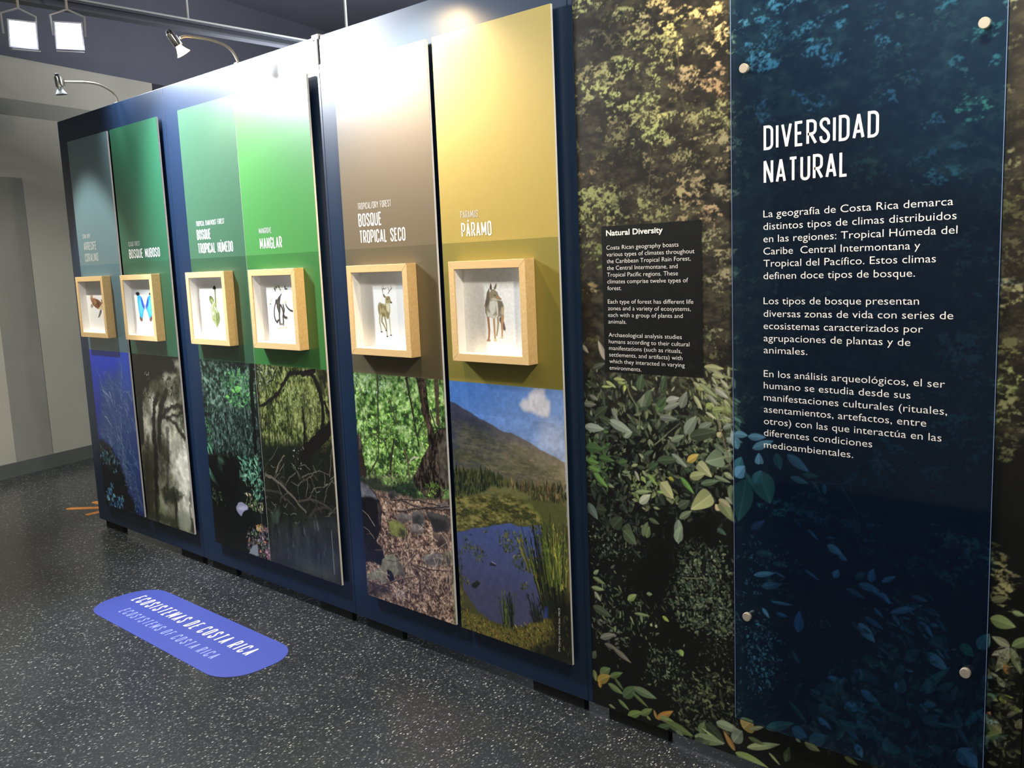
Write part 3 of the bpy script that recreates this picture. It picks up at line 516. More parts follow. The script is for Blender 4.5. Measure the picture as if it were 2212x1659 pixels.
    cv.poly([(.1574,.3306),(.1911,.34),(.2394,.3372),(.267,.313),(.2562,.2856),(.2233,.276),(.1745,.2782),(.1579,.3011)], C(126, 130, 72), .006, 1, .006, .015); cv.poly([(.2265,.3131),(.2638,.3124),(.256,.2834),(.2126,.2777)], C(64, 66, 44), .012, .9, .006)
    cv.poly([(-.012,.4613),(.0396,.4535),(.0779,.4366),(.114,.4012),(.1177,.3462),(.1092,.2925),(.0776,.2342),(.1123,.2069),(.121,.1672),(.1058,.1376),(.0553,.1463),(-.0098,.137),(-.0083,.3254)], C(20, 19, 22), .006, 1, .005, .02)
    cv.poly([(-.0116,.4651),(.0341,.4565),(.0778,.4351),(.1033,.407),(.0583,.4114),(-.0004,.4025),(-.01,.4238)], C(112, 112, 120), .012, .95, .006, .015); cv.poly([(.0965,.3948),(.1136,.3975),(.1114,.3153),(.0996,.2983)], C(84, 78, 78), .01, .7, .004)
    cv.poly([(.0023,.0815),(.0397,.1048),(.0881,.1302),(.1049,.1639),(.1392,.1948),(.1788,.2048),(.2043,.1839),(.2291,.1594),(.2326,.1379),(.1765,.1186),(.128,.1347),(.1213,.0993),(.1226,.0768),(.0712,.0732),(.0127,.0682)], C(134, 132, 112), .005, 1, .004, .015)
    cv.poly([(.1334,.132),(.1576,.1296),(.1767,.0961),(.1534,.0835),(.1305,.1012)], C(18, 16, 16), .004); cv.poly([(.1932,.1817),(.2346,.1605),(.2368,.124),(.1989,.1233)], C(80, 74, 66), .014, .8)
    r = cv.rng
    for k in range(90):
        x, z = r.random() * cv.w, r.random() * .33 + .0; a = r.random() * PI; L = .03 + .09 * r.random(); c = [C(176, 152, 130), C(60, 46, 42), C(120, 98, 84), C(200, 180, 160)][r.integers(4)]; cv.stroke([(x, z), (x + L * .5 * math.cos(a), z + L * .5 * math.sin(a)), (x + L * math.cos(a + .2), z + L * math.sin(a + .2))], .003, .002, c, .85)
    for p in ([(-.0121,-.0035),(.0806,.0523),(.1857,.0981),(.2802,.1333)], [(-.0001,.0577),(.0579,.0549),(.1376,.0574)], [(.2984,.2246),(.2577,.18),(.249,.1414)], [(.2793,.1844),(.3608,.165),(.3877,.1205)], [(.3107,.1835),(.3826,.184),(.473,.1958)]): cv.stroke(p, .007, .003, C(60, 46, 40), 1, wob=.003); cv.stroke([(x, z + .003) for x, z in p], .003, .002, C(164, 140, 122), .8, wob=.003)
    cv.poly([(-.0114,.063),(.1384,.0651),(.1576,.0316),(-.0073,-.0141)], C(34, 28, 30), .03, .6, .01); cv.scatter([(.1717,.065),(.2267,.0698),(.2351,.042),(.1798,.0329)], 24, .006, .014, [C(196, 186, 190), C(160, 150, 156)], .5)
    cv.a *= (.82 + .36 * cv.nf(.014, 91, 3))[..., None]
    for k in range(26): z = .06 + k * .009; cv.stroke([(cv.w - .035, z), (cv.w - .035, z + .005)], .003, .003, C(190, 180, 170), .5); cv.stroke([(cv.w - .022, z), (cv.w - .022, z + .005)], .003, .003, C(190, 180, 170), .35)
def humid(cv):
    cv.a[:] = C(16, 19, 18); N = cv.fbm(.10, 5, 5); cv.a *= (.6 + .9 * N)[..., None]
    P = lambda q: q
    cv.scatter([(-.0167,.899),(.4678,.8856),(.4654,.698),(0,.66)], 700, .008, .03, [C(50, 70, 62), C(76, 98, 86), C(34, 50, 44), C(102, 124, 106), C(60, 96, 66)], .4)
    cv.poly([(-.0033,.8921),(.2357,.8957),(.2248,.7437),(.0158,.7514)], C(84, 106, 98), .08, .35, .03, .03); cv.poly([(.0836,.896),(.4446,.8983),(.4501,.8501),(.0916,.8597)], C(20, 24, 22), .05, .6, .02)
    cv.foliage([(-.0033,.8921),(.4552,.885),(.4654,.698),(.0134,.6536)], C(14, 20, 18), C(52, 76, 64), C(124, 150, 128), .04, 65, .04, .8, .02); cv.foliage([(0,.66),(.4654,.698),(.4577,.4716),(.0073,.448)], C(10, 14, 13), C(32, 50, 44), C(96, 120, 108), .03, 66, .04, .6, .02, 1, .6, 1.5)
    cv.scatter([(.1748,.8566),(.4501,.8501),(.4399,.6959),(.2027,.6911)], 260, .012, .036, [C(56, 116, 62), C(92, 146, 84), C(40, 82, 50), C(70, 104, 80)], .42, vein=.3)
    for p in ((.2093,.7317,.0337,-.0347), (.2623,.768,.0337,-.3709), (.2954,.7666,.0566,.2562), (.3116,.7855,.0305,-.7071)): lf(cv, p[0], p[1], p[2], p[3], .55, C(104, 176, 84))
    cv.scatter([(0,.66),(.4654,.698),(.4577,.4716),(.0073,.448)], 420, .008, .026, [C(44, 66, 58), C(28, 44, 40), C(72, 96, 86), C(20, 30, 28), C(92, 112, 104)], .4, 3.4, 6.0)
    cv.stroke([(.4451,.8845),(.4319,.7444),(.4315,.6388),(.4259,.4963)], .03, .03, C(12, 13, 13), .95, wob=.01)
    cv.scatter([(.0042,.5999),(.0654,.6205),(.0563,.4385),(.0047,.4324)], 40, .012, .03, [C(60, 110, 74), C(90, 140, 96)], .4)
    for p in ((.0079,.4939,.0553,-.8524), (-.0022,.4775,.0465,-1.2578), (-.0196,.3757,.0649,-.6526), (-.0026,.3471,.1037,-.6344), (.0248,.4653,.0367,-.8519)): lf(cv, p[0], p[1], p[2], p[3], .28, C(86, 142, 104))
    cv.scatter([(.2993,.4489),(.3815,.4732),(.4572,.468),(.4552,.2779),(.391,.2754),(.3222,.3384),(.2668,.3676)], 190, .014, .04, [C(66, 122, 96), C(96, 150, 118), C(44, 84, 70), C(116, 160, 128)], .36, vein=.3)
    for a in range(14): an = .2 + a * .36; cv.leaf(.118 + .0, .40, .05, .008, an, C(110, 160, 132))
    cv.poly([(.0169,.4186),(.22,.4578),(.2861,.3629),(.2144,.2485),(.3645,.1833),(.2726,.0102),(.0182,-.0075),(.0121,.2178)], C(10, 11, 11), .06, .8, .03)
    cv.scatter([(.0051,.2632),(.1055,.2625),(.1243,.2043),(.0243,.2041)], 40, .01, .025, [C(74, 92, 60), C(52, 66, 46)], .35)
    cv.poly([(.2154,.2111),(.239,.2313),(.2673,.2402),(.3198,.235),(.3251,.2174),(.288,.2003),(.2568,.1713),(.2316,.1837),(.2172,.1964)], C(150, 146, 168), .004, 1, .004); cv.poly([(.2282,.2056),(.2646,.2226),(.3187,.2275),(.3026,.2086),(.2611,.1997)], C(196, 190, 206), .01, .8, .003)
    cv.scatter([(.303,.2989),(.3667,.2863),(.4031,.2699),(.4552,.2779),(.4457,.2113),(.3812,.2081),(.3085,.2481)], 60, .01, .024, [C(150, 150, 96), C(104, 132, 80), C(186, 170, 150)], .5)
    cv.scatter([(.3026,.1208),(.4771,.1659),(.4721,.0048),(.4151,-.0029),(.2853,.0051)], 260, .008, .026, [C(112, 104, 116), C(150, 120, 112), C(86, 96, 84), C(186, 164, 170), C(70, 64, 72), C(190, 120, 96), C(120, 140, 100)], .5)
    cv.poly([(.2979,0),(.3309,.0439),(.3724,.0591),(.3836,.0019),(.3572,-.0003)], C(150, 156, 160), .008, .9, .006); cv.scatter([(.379,.149),(.4388,.1629),(.435,.1368),(.3823,.1274)], 30, .008, .018, [C(210, 140, 90), C(200, 196, 120)], .5); cv.scatter([(.4418,.0502),(.4805,.0649),(.4721,.0048),(.4414,.0024)], 40, .006, .016, [C(200, 130, 150), C(220, 170, 180)], .5)
    for k in range(30): z = .05 + k * .007; cv.stroke([(cv.w - .045, z), (cv.w - .045, z + .004)], .003, .003, C(170, 170, 170), .6)
def mangrove(cv):
    cv.a[:] = C(36, 40, 26); N = cv.fbm(.06, 8, 5); cv.a *= (.5 + 1.0 * N)[..., None]; r = cv.rng
    cv.foliage([(.0189,.9076),(.5382,.9126),(.5219,.5881),(.0018,.5307)], C(34, 40, 22), C(92, 102, 48), C(160, 166, 104), .035, 67, .02, 1, .02, 1.1, .8, 1.2)
    cv.scatter([(.0179,.9007),(.5167,.9053),(.5128,.6),(.0165,.5464)], 900, .006, .022, [C(108, 118, 58), C(84, 96, 46), C(58, 70, 34), C(136, 140, 84), C(40, 46, 28), C(120, 128, 72)], .35, .8, 2.4)
    cv.poly([(.2896,.815),(.4641,.8136),(.4687,.6728),(.2458,.652)], C(134, 140, 84), .1, .35, .02); cv.scatter([(.242,.7986),(.4641,.8136),(.4549,.6456),(.2422,.6247)], 240, .006, .018, [C(168, 176, 120), C(140, 150, 90)], .35)
    cv.scatter([(.0169,.8938),(.1846,.8885),(.0875,.7883),(.0258,.7841)], 160, .008, .018, [C(170, 176, 150), C(110, 116, 84), C(50, 56, 40)], .4); cv.scatter([(.441,.6183),(.5263,.6271),(.516,.5359),(.444,.5534)], 90, .006, .016, [C(150, 148, 70), C(116, 120, 60)], .35)
    for k in range(70):
        x = r.random() * cv.w; z = .45 + .35 * r.random(); cv.stroke([(x, z), (x + .02 * (r.random() - .5), z - .12 - .2 * r.random())], .004, .003, [C(30, 30, 22), C(52, 52, 36), C(24, 24, 20)][r.integers(3)], .8, wob=.008)
    cv.poly([(.0144,.5321),(.5443,.6034),(.5302,.2906),(.0242,.2492)], C(26, 28, 22), .1, .9, .03, .04)
    D = C(24, 22, 20)
    for p, a, b in (([(.0214,.7111),(.0924,.7373),(.1571,.7727),(.2044,.8195),(.2745,.8733),(.3528,.8743),(.436,.8897)], .014, .02), ([(.3524,.8711),(.408,.8806),(.4373,.8566),(.4595,.8196),(.474,.7632),(.4754,.712),(.4627,.6399)], .024, .022), ([(.5254,.6654),(.4741,.6282),(.4043,.5817),(.3455,.5487),(.3169,.4986)], .05, .07), ([(.16,.8806),(.1296,.8317),(.0914,.8158)], .008, .006), ([(.4899,.7644),(.5073,.7339),(.5261,.7164)], .012, .01), ([(.3342,.7262),(.3394,.6343),(.3237,.5529)], .012, .014)): cv.stroke(p, a, b, D, 1, wob=.008)
    cv.poly([(.442,.8951),(.5264,.8995),(.5042,.7972),(.4648,.82)], C(28, 30, 20), .03, .7, .02)
    for k in range(120):
        x = r.random() * cv.w; z = .22 + .26 * r.random(); a = r.random() * 6.28; L = .03 + .10 * r.random(); c = [C(96, 92, 80), C(60, 58, 48), C(130, 126, 110), C(44, 42, 36), C(20, 20, 18)][r.integers(5)]; b = 1.2 * (r.random() - .5); cv.stroke([(x, z), (x + L * .5 * math.cos(a), z + L * .5 * math.sin(a)), (x + L * math.cos(a + b), z + L * math.sin(a + b))], .005, .003, c, .75, wob=.004)
    for p, c, w in (([(.0142,.399),(.0691,.3944),(.1381,.3689),(.2263,.3229),(.3026,.2745)], C(110, 100, 88), .015), ([(.0106,.3294),(.0975,.335),(.1776,.3085),(.2327,.2824)], C(64, 58, 50), .012), ([(.0973,.4227),(.1276,.4684),(.1746,.5086)], C(120, 112, 92), .008), ([(.2481,.3124),(.3421,.3405),(.429,.3337),(.5111,.3071)], C(74, 68, 58), .011), ([(.3328,.2644),(.3702,.2976),(.438,.3185),(.5065,.3129)], C(60, 56, 50), .012), ([(.0353,.1504),(.0907,.1959),(.1355,.2599)], C(20, 20, 18), .014), ([(.297,.4286),(.3555,.4499),(.4237,.4721),(.4864,.4607)], C(96, 92, 80), .006), ([(.3067,.4164),(.3771,.4461),(.4079,.4303)], C(84, 80, 70), .005), ([(.4408,.3422),(.4695,.406),(.5108,.4445)], C(90, 84, 76), .006), ([(.0177,.2911),(.1262,.2795),(.2126,.2167)], C(24, 24, 20), .016)): cv.stroke(p, w, w * .7, c, .95, wob=.006)
    cv.poly([(.0402,.2303),(.0861,.252),(.109,.2415),(.0907,.1959),(.0437,.1663)], C(84, 104, 92), .02, .7, .01); cv.scatter([(.208,.5398),(.3262,.5732),(.3135,.4713),(.2425,.4486)], 20, .006, .012, [C(180, 186, 170)], .4)
    cv.poly([(-.001,.1585),(.5081,.2803),(.5078,-.0063),(-.0111,-.0038)], C(40, 45, 41), .06, .95, .02, .05)
    W = cv.fbm(.05, 31, 5, .6, 1.8); m = cv.Z < .24; cv.a[m] *= (.45 + 1.1 * W)[m][:, None]
    cv.scatter([(.0226,.1482),(.5043,.2466),(.4845,.0694),(.0147,.0015)], 90, .01, .05, [C(88, 96, 98), C(64, 70, 66), C(110, 116, 120), C(20, 22, 20)], .22, 1.2, 1.9, al=.55)
    cv.poly([(.2494,.0488),(.4516,.0626),(.4981,.0016),(.2549,.0009)], C(74, 80, 66), .05, .6, .01)
    for k in range(30): z = .04 + k * .006; cv.stroke([(cv.w - .045, z), (cv.w - .045, z + .0038)], .003, .003, C(190, 190, 190), .7)
def cloud(cv):
    cv.a[:] = C(92, 92, 72); N = cv.fbm(.10, 12, 5); N2 = cv.fbm(.03, 13, 4)
    t = np.clip(.5 + (N - .5) * 1.6 + (N2 - .5) * .6 - (cv.Z / cv.h - .45) * .5, 0, 1)[..., None]; cv.a[:] = np.array(C(58, 58, 42)) * (1 - t) + np.array(C(150, 148, 126)) * t
    def glow(x, y, rr, c, al): cv.poly([(x + rr * math.cos(k * .7) * .7, y + rr * math.sin(k * .7)) for k in range(9)], c, rr * .9, al, rr * .4, .03)
    for q, rr, al in (([(.4604,.2693)], .16, .9), ([(.4587,.3946)], .12, .7), ([(.3865,.3417)], .10, .5), ([(.106,.5167)], .08, .8), ([(.1853,.64)], .06, .95), ([(.3758,.6175)], .08, .5), ([(.2983,.5477)], .07, .4), ([(.3333,.4624)], .06, .5), ([(.2073,.3517)], .05, .5), ([(.4529,.1606)], .12, .45), ([(.1564,.0948)], .06, .5), ([(.2062,.0763)], .05, .5)): glow(q[0][0], q[0][1], rr, C(222, 218, 200), al)
    cv.mulnoise(.3, .03, 14, 4); cv.scatter([(.0212,.6403),(.5109,.6777),(.5178,.3831),(.007,.3074)], 120, .008, .02, [C(226, 222, 204), C(196, 190, 164), C(170, 164, 120)], .6, al=.7)
    Dk = C(26, 25, 20)
    cv.poly([(-.0331,.9116),(.5195,.9202),(.5132,.8537),(.4744,.8093),(.3749,.8099),(.2383,.7709),(.1494,.7272),(.0748,.6964),(.0155,.6136),(-.0479,.5819),(-.0534,.7535)], C(22, 20, 16), .03, .97, .03, .05); cv.poly([(.3222,.8008),(.3761,.8162),(.4346,.7948),(.4197,.7817),(.3302,.7764)], C(150, 148, 128), .02, .7, .01); cv.scatter([(.1313,.803),(.1729,.8084),(.1689,.7891),(.1341,.7839)], 10, .006, .012, [C(220, 220, 210)], .5); cv.poly([(.4499,.875),(.5127,.8838),(.5086,.8293),(.4565,.8449)], C(150, 146, 124), .03, .8, .012)
    cv.scatter([(.0183,.7578),(.4991,.8107),(.5031,.7015),(.0212,.6403)], 220, .01, .03, [C(34, 32, 24), C(50, 48, 34), C(70, 66, 46)], .5, al=.7)
    for p, a, b, al in (([(.0844,.7424),(.0425,.6419),(.0298,.549),(.0199,.4356)], .05, .05, .95), ([(.2495,.6958),(.1962,.6281),(.1735,.5489),(.1643,.4703),(.1661,.3794),(.139,.2447),(.1324,.1443),(.116,.0282)], .03, .05, .97), ([(.3438,.7149),(.279,.6473),(.2411,.5551),(.2188,.476),(.2166,.3982)], .04, .035, .9), ([(.4878,.6514),(.38,.6397),(.3109,.612),(.2545,.5564)], .02, .024, .9), ([(.5017,.6281),(.4358,.604),(.3308,.5822),(.2795,.5841)], .016, .014, .9), ([(.3296,.5758),(.4021,.5574),(.4445,.5178),(.4888,.4914)], .02, .02, .85), ([(.3196,.5244),(.2944,.3943),(.2584,.2088)], .03, .03, .5), ([(.3187,.1852),(.3363,.1426),(.3266,.0567),(.3243,.0107)], .022, .03, .8), ([(.095,.4632),(.0472,.299),(.0042,.0232)], .03, .04, .4), ([(.0012,.5464),(-.0045,.453),(-.0031,.3931)], .03, .02, .6), ([(.4928,.2109),(.4775,.1264),(.4816,.0126)], .016, .024, .5)): cv.stroke(p, a, b, Dk, al, feather=.012, wob=.014)
    cv.poly([(.0113,.3948),(.1646,.4053),(.0975,.0721),(-.0016,-.005),(-.025,.1547)], C(38, 40, 28), .06, .7, .03); cv.poly([(.1767,.1971),(.337,.2136),(.4218,.1941),(.3495,.1446),(.2415,.1214),(.2182,.1375)], C(36, 38, 26), .03, .85, .025); cv.poly([(.2,.4482),(.2913,.4451),(.2336,.2835),(.1585,.2407)], C(40, 40, 30), .05, .7, .03)
    cv.poly([(.01,.0514),(.2323,.0739),(.3571,.0489),(.3218,-.0028),(.0115,-.0096)], C(44, 48, 32), .04, .8, .02); cv.poly([(.1394,.1454),(.1992,.1082),(.2296,.0603),(.1356,.0582)], C(126, 136, 96), .04, .7, .015); cv.poly([(.3395,.0913),(.4728,.1003),(.4765,.0181),(.3376,.013)], C(140, 144, 124), .03, .8, .01); cv.poly([(.4744,.0751),(.5099,.0684),(.5045,.004),(.4562,.0081)], C(40, 42, 32), .02, .8, .01)
def reef(cv):
    t = np.clip(cv.Z / cv.h, 0, 1)[..., None]; cv.a[:] = np.array(C(28, 44, 104)) * (1 - t) + np.array(C(26, 60, 214)) * t
    cv.poly([(-.0256,.7944),(.3811,.8115),(.3742,.7812),(-.0262,.7592)], C(30, 58, 190), .05, .6); r = cv.rng
    fan = [(.0987,.7106),(.2363,.7668),(.3921,.7955),(.4955,.6762),(.5127,.4923),(.5127,.2244),(.4832,.016),(.3667,.0803),(.3106,.1623),(.2323,.2845),(.1378,.3435),(.0376,.3893),(.0594,.547)]
    cv.poly(fan, C(58, 84, 140), .08, .75, .04, .05); cv.poly([(.3343,.8659),(.4856,.8919),(.4984,.6895),(.3633,.6668)], C(52, 92, 190), .08, .6, .03)
    F = cv.fbm(.03, 22, 5, .5, 1.5)
    for k in range(420):
        P = np.asarray(fan); i = r.integers(len(P)); b = P.mean(0) + (P[i] - P.mean(0)) * r.random() ** .6 * .95; a = 1.2 + 1.3 * r.random(); L = .03 + .09 * r.random(); c = [C(104, 138, 184), C(76, 106, 160), C(130, 160, 200), C(48, 70, 122)][r.integers(4)]
        cv.stroke([b, (b[0] + L * .5 * math.cos(a), b[1] + L * .5 * math.sin(a)), (b[0] + L * math.cos(a + .5), b[1] + L * math.sin(a + .5))], .006, .004, c, .45, wob=.012)
    for p in ([(.2059,.6694),(.2212,.6362),(.241,.5897)], [(.1173,.524),(.1586,.4997),(.1961,.4615)], [(.1223,.6775),(.1633,.6527),(.2134,.6356)]): cv.stroke(p, .007, .004, C(190, 206, 226), .7, wob=.01)
    cv.poly([(-.0222,.3758),(.067,.3782),(.1697,.3471),(.2323,.2845),(.2876,.194),(.3409,.0972),(.4088,.0037),(.2722,-.0116),(.0035,-.0263),(-.0528,.1479)], C(12, 15, 22), .03, .96, .03, .04)
    cv.scatter([(-.0025,.3564),(.1394,.3507),(.2166,.2826),(.2127,.1979),(.0651,.2355),(-.0155,.2687)], 90, .012, .034, [C(70, 120, 150), C(40, 84, 92), C(110, 150, 170), C(50, 90, 70)], .6)
    cv.scatter([(.2264,.3256),(.3314,.3241),(.4833,.0844),(.47,.0207),(.3893,.0491),(.2936,.153)], 260, .01, .03, [C(112, 136, 172), C(84, 106, 148), C(140, 160, 190)], .22, 2.2, 3.6, al=.7)
    cv.scatter([(.0301,.0868),(.1422,.1601),(.1021,.0542),(.2322,.0809),(.2349,.0248),(.0736,-.0007),(.0076,.0254)], 110, .012, .034, [C(90, 160, 214), C(60, 110, 170), C(130, 190, 226), C(30, 60, 100)], .6); cv.scatter([(.3773,.0611),(.4686,.0821),(.47,.0207),(.3816,.0132)], 30, .012, .03, [C(80, 130, 190), C(50, 90, 150)], .5)
PHOTOS = dict(reef=(reef, .003, 1.0), cloud=(cloud, .0026, 1.0), humid=(humid, .0022, 1.0), mangrove=(mangrove, .0022, 1.0), dry=(dry, .002, 1.0), paramo=(paramo, .0019, 1.0))
# ---------------------------------------------------------------- framed drawings
def coyote(cv):
    G, T, Dk, Wt = C(150, 140, 116), C(172, 128, 84), C(92, 76, 62), C(226, 222, 208)
    cv.poly([(.1607,.1182),(.1695,.1219),(.1795,.1041),(.1856,.0826),(.1828,.0757),(.1756,.0788),(.1679,.0949),(.1589,.1092)], C(104, 92, 92), .003)
    for p, w0, w1, c in (([(.1532,.1181),(.1539,.1),(.1504,.0819),(.1451,.0599)], .009, .0055, C(176, 158, 112)), ([(.173,.1399),(.1747,.1184),(.1705,.0967),(.1703,.0769),(.1686,.0551)], .014, .0055, C(196, 152, 104)), ([(.1092,.1212),(.1114,.0993),(.1125,.0774),(.1109,.059),(.1078,.0424)], .011, .0075, C(168, 122, 82)), ([(.1358,.1179),(.136,.0997),(.1362,.0779),(.1368,.0634),(.1376,.0433)], .010, .0065, C(190, 152, 104))): cv.stroke(p, w0, w1, c)
    cv.poly([(.0984,.0422),(.1039,.0478),(.1152,.0472),(.116,.0399),(.0995,.0389)], C(176, 138, 104), .0015); cv.poly([(.1306,.0431),(.1355,.0497),(.1441,.0472),(.1454,.0403),(.1324,.0395)], C(222, 200, 160), .0015); cv.poly([(.161,.0531),(.1658,.0578),(.1743,.0562),(.1747,.0506),(.1619,.0502)], C(226, 206, 166), .0015)
    cv.poly([(.1204,.2137),(.1256,.1757),(.1505,.1757),(.1724,.1722),(.1796,.1614),(.1823,.14),(.1769,.122),(.1572,.1218),(.1475,.1253),(.1406,.1134),(.1331,.1142),(.1197,.1195),(.1045,.1193),(.0979,.1357),(.0963,.1575),(.103,.1758),(.1094,.1975)], G, .0015, 1, .0015, .01)
    cv.poly([(.1551,.1703),(.1748,.1704),(.1809,.1579),(.1791,.14),(.1712,.1507),(.1578,.1326)], C(118, 108, 88), .006, .8, .002); cv.poly([(.103,.1758),(.1095,.1993),(.1203,.2119),(.1215,.1902),(.1197,.1685),(.1039,.1503),(.0983,.1612)], C(104, 88, 68), .005, .85, .002); cv.poly([(.1203,.1703),(.1406,.1757),(.1501,.1685),(.1459,.1397),(.1325,.1251),(.1226,.1268),(.1165,.1504)], Wt, .008, .85, .002)
    cv.poly([(.1058,.1394),(.1179,.1322),(.1324,.1233),(.1451,.127),(.142,.1161),(.1331,.1142),(.1196,.1191),(.1059,.1211)], C(220, 216, 200), .005, .85); cv.poly([(.1476,.1685),(.1539,.1703),(.1565,.1434),(.1542,.1217),(.1503,.1235)], C(232, 226, 210), .003, .9); cv.poly([(.1712,.1507),(.1824,.1543),(.1811,.1328),(.1745,.1238),(.1677,.1327)], C(214, 190, 150), .005, .8)
    cv.poly([(.1219,.1974),(.1276,.2082),(.1426,.2099),(.1568,.199),(.1611,.1883),(.1719,.1793),(.1711,.1748),(.1604,.1757),(.1503,.173),(.1304,.173),(.1206,.1757)], C(150, 136, 106), .0015, 1, .001, .008); cv.poly([(.1513,.1901),(.1622,.1865),(.1703,.1784),(.1628,.1757),(.1509,.1829)], C(180, 136, 92), .004, .9); cv.poly([(.1258,.1794),(.141,.1829),(.1604,.1757),(.1503,.1721),(.1304,.1721)], C(206, 198, 178), .004, .85)
    cv.poly([(.1227,.2173),(.1277,.2298),(.1315,.2226),(.1327,.21),(.1274,.2055),(.1227,.2101)], C(112, 94, 74), .0015); cv.poly([(.1399,.2135),(.1471,.2224),(.1533,.2304),(.1542,.2205),(.1496,.2098),(.1425,.2081)], C(140, 122, 96), .0015); cv.poly([(.1684,.1793),(.1724,.1793),(.1721,.1754),(.1687,.1754)], C(50, 44, 40), .001); cv.stroke([(.1404,.1898),(.1464,.1905),(.1512,.1879)], .0022, .0012, C(60, 52, 44)); cv.poly([(.1253,.219),(.1281,.2244),(.13,.2154),(.1271,.2082)], C(64, 54, 46), .002, .8)
    cv.mulnoise(.04, .006, 3, 2)
def deer(cv):
    B0, B1 = C(196, 186, 150), C(150, 138, 104)
    cv.poly([(.1015,.1622),(.1102,.1678),(.1232,.1623),(.139,.1589),(.1413,.1692),(.156,.1692),(.1659,.1624),(.1675,.1452),(.1647,.1263),(.1542,.1072),(.146,.1053),(.1388,.1139),(.1319,.1121),(.1217,.118),(.1098,.1205),(.1018,.1222),(.097,.1378),(.0983,.1518)], B0, .0015, 1, .001, .008)
    for p, al in (([(.1093,.1588),(.123,.1606),(.1273,.1484),(.1158,.1414)], .7), ([(.1279,.1554),(.1398,.1537),(.1422,.1364),(.1318,.1398)], .6), ([(.1147,.1293),(.1334,.1277),(.1376,.1156),(.1293,.1129),(.1191,.1189)], .7), ([(.0993,.1535),(.1056,.1622),(.106,.124),(.1006,.1239)], .7), ([(.1397,.152),(.1474,.1347),(.1601,.128),(.1544,.1089),(.1474,.1062),(.1435,.1209)], .55)): cv.poly(p, B1, .006, al)
    cv.poly([(.1447,.1623),(.1633,.1624),(.1657,.1452),(.1576,.1297),(.1476,.1365)], C(232, 228, 204), .006, .8)
    for p, w0, w1, c in (([(.1072,.1222),(.1047,.11),(.1026,.0942),(.1069,.0768),(.1101,.0585)], .009, .004, C(190, 182, 146)), ([(.1189,.1171),(.1148,.0962),(.1264,.0824),(.1371,.0644)], .009, .004, C(176, 164, 126)), ([(.1333,.1121),(.1373,.0983),(.1399,.0827),(.1396,.0653),(.141,.0427)], .008, .004, C(180, 170, 132)), ([(.1587,.1124),(.1594,.0917),(.1603,.0727),(.1624,.0485)], .007, .004, C(206, 200, 170))): cv.stroke(p, w0, w1, c)
    for p in ([(.1066,.0584),(.1146,.0577)], [(.1341,.0634),(.1402,.0632)], [(.1382,.0417),(.1447,.0419)], [(.1593,.0466),(.1659,.0465)]): cv.stroke(p, .0045, .004, C(120, 108, 104))
    cv.poly([(.1419,.1761),(.1456,.1865),(.1578,.189),(.1668,.1864),(.171,.1744),(.1786,.1676),(.1766,.1631),(.1687,.1633),(.1583,.1658),(.1502,.1641),(.143,.1675)], C(186, 174, 136), .0015); cv.poly([(.1293,.1986),(.135,.1968),(.1456,.1865),(.1412,.1822),(.133,.1865)], C(150, 138, 106), .0015); cv.poly([(.1696,.1679),(.1791,.1676),(.1779,.1631),(.17,.1631)], C(60, 56, 54), .0015); cv.stroke([(.152,.1782),(.1573,.1778)], .0035, .0025, C(84, 74, 62)); cv.poly([(.159,.1881),(.1681,.1855),(.1698,.1761),(.1635,.1795)], C(140, 126, 98), .004, .7)
    for p in ([(.131,.202),(.1289,.2089),(.1353,.2192),(.1334,.2275)], [(.1289,.2089),(.1271,.2175),(.1262,.2227)], [(.135,.2158),(.1442,.2148),(.1514,.2199)], [(.16,.1984),(.1702,.2086),(.1787,.2154),(.1758,.227)], [(.1673,.2061),(.1631,.2172),(.1614,.2224)], [(.1737,.212),(.18,.2154),(.1823,.2196)]): cv.stroke(p, .003, .0015, C(140, 128, 104))
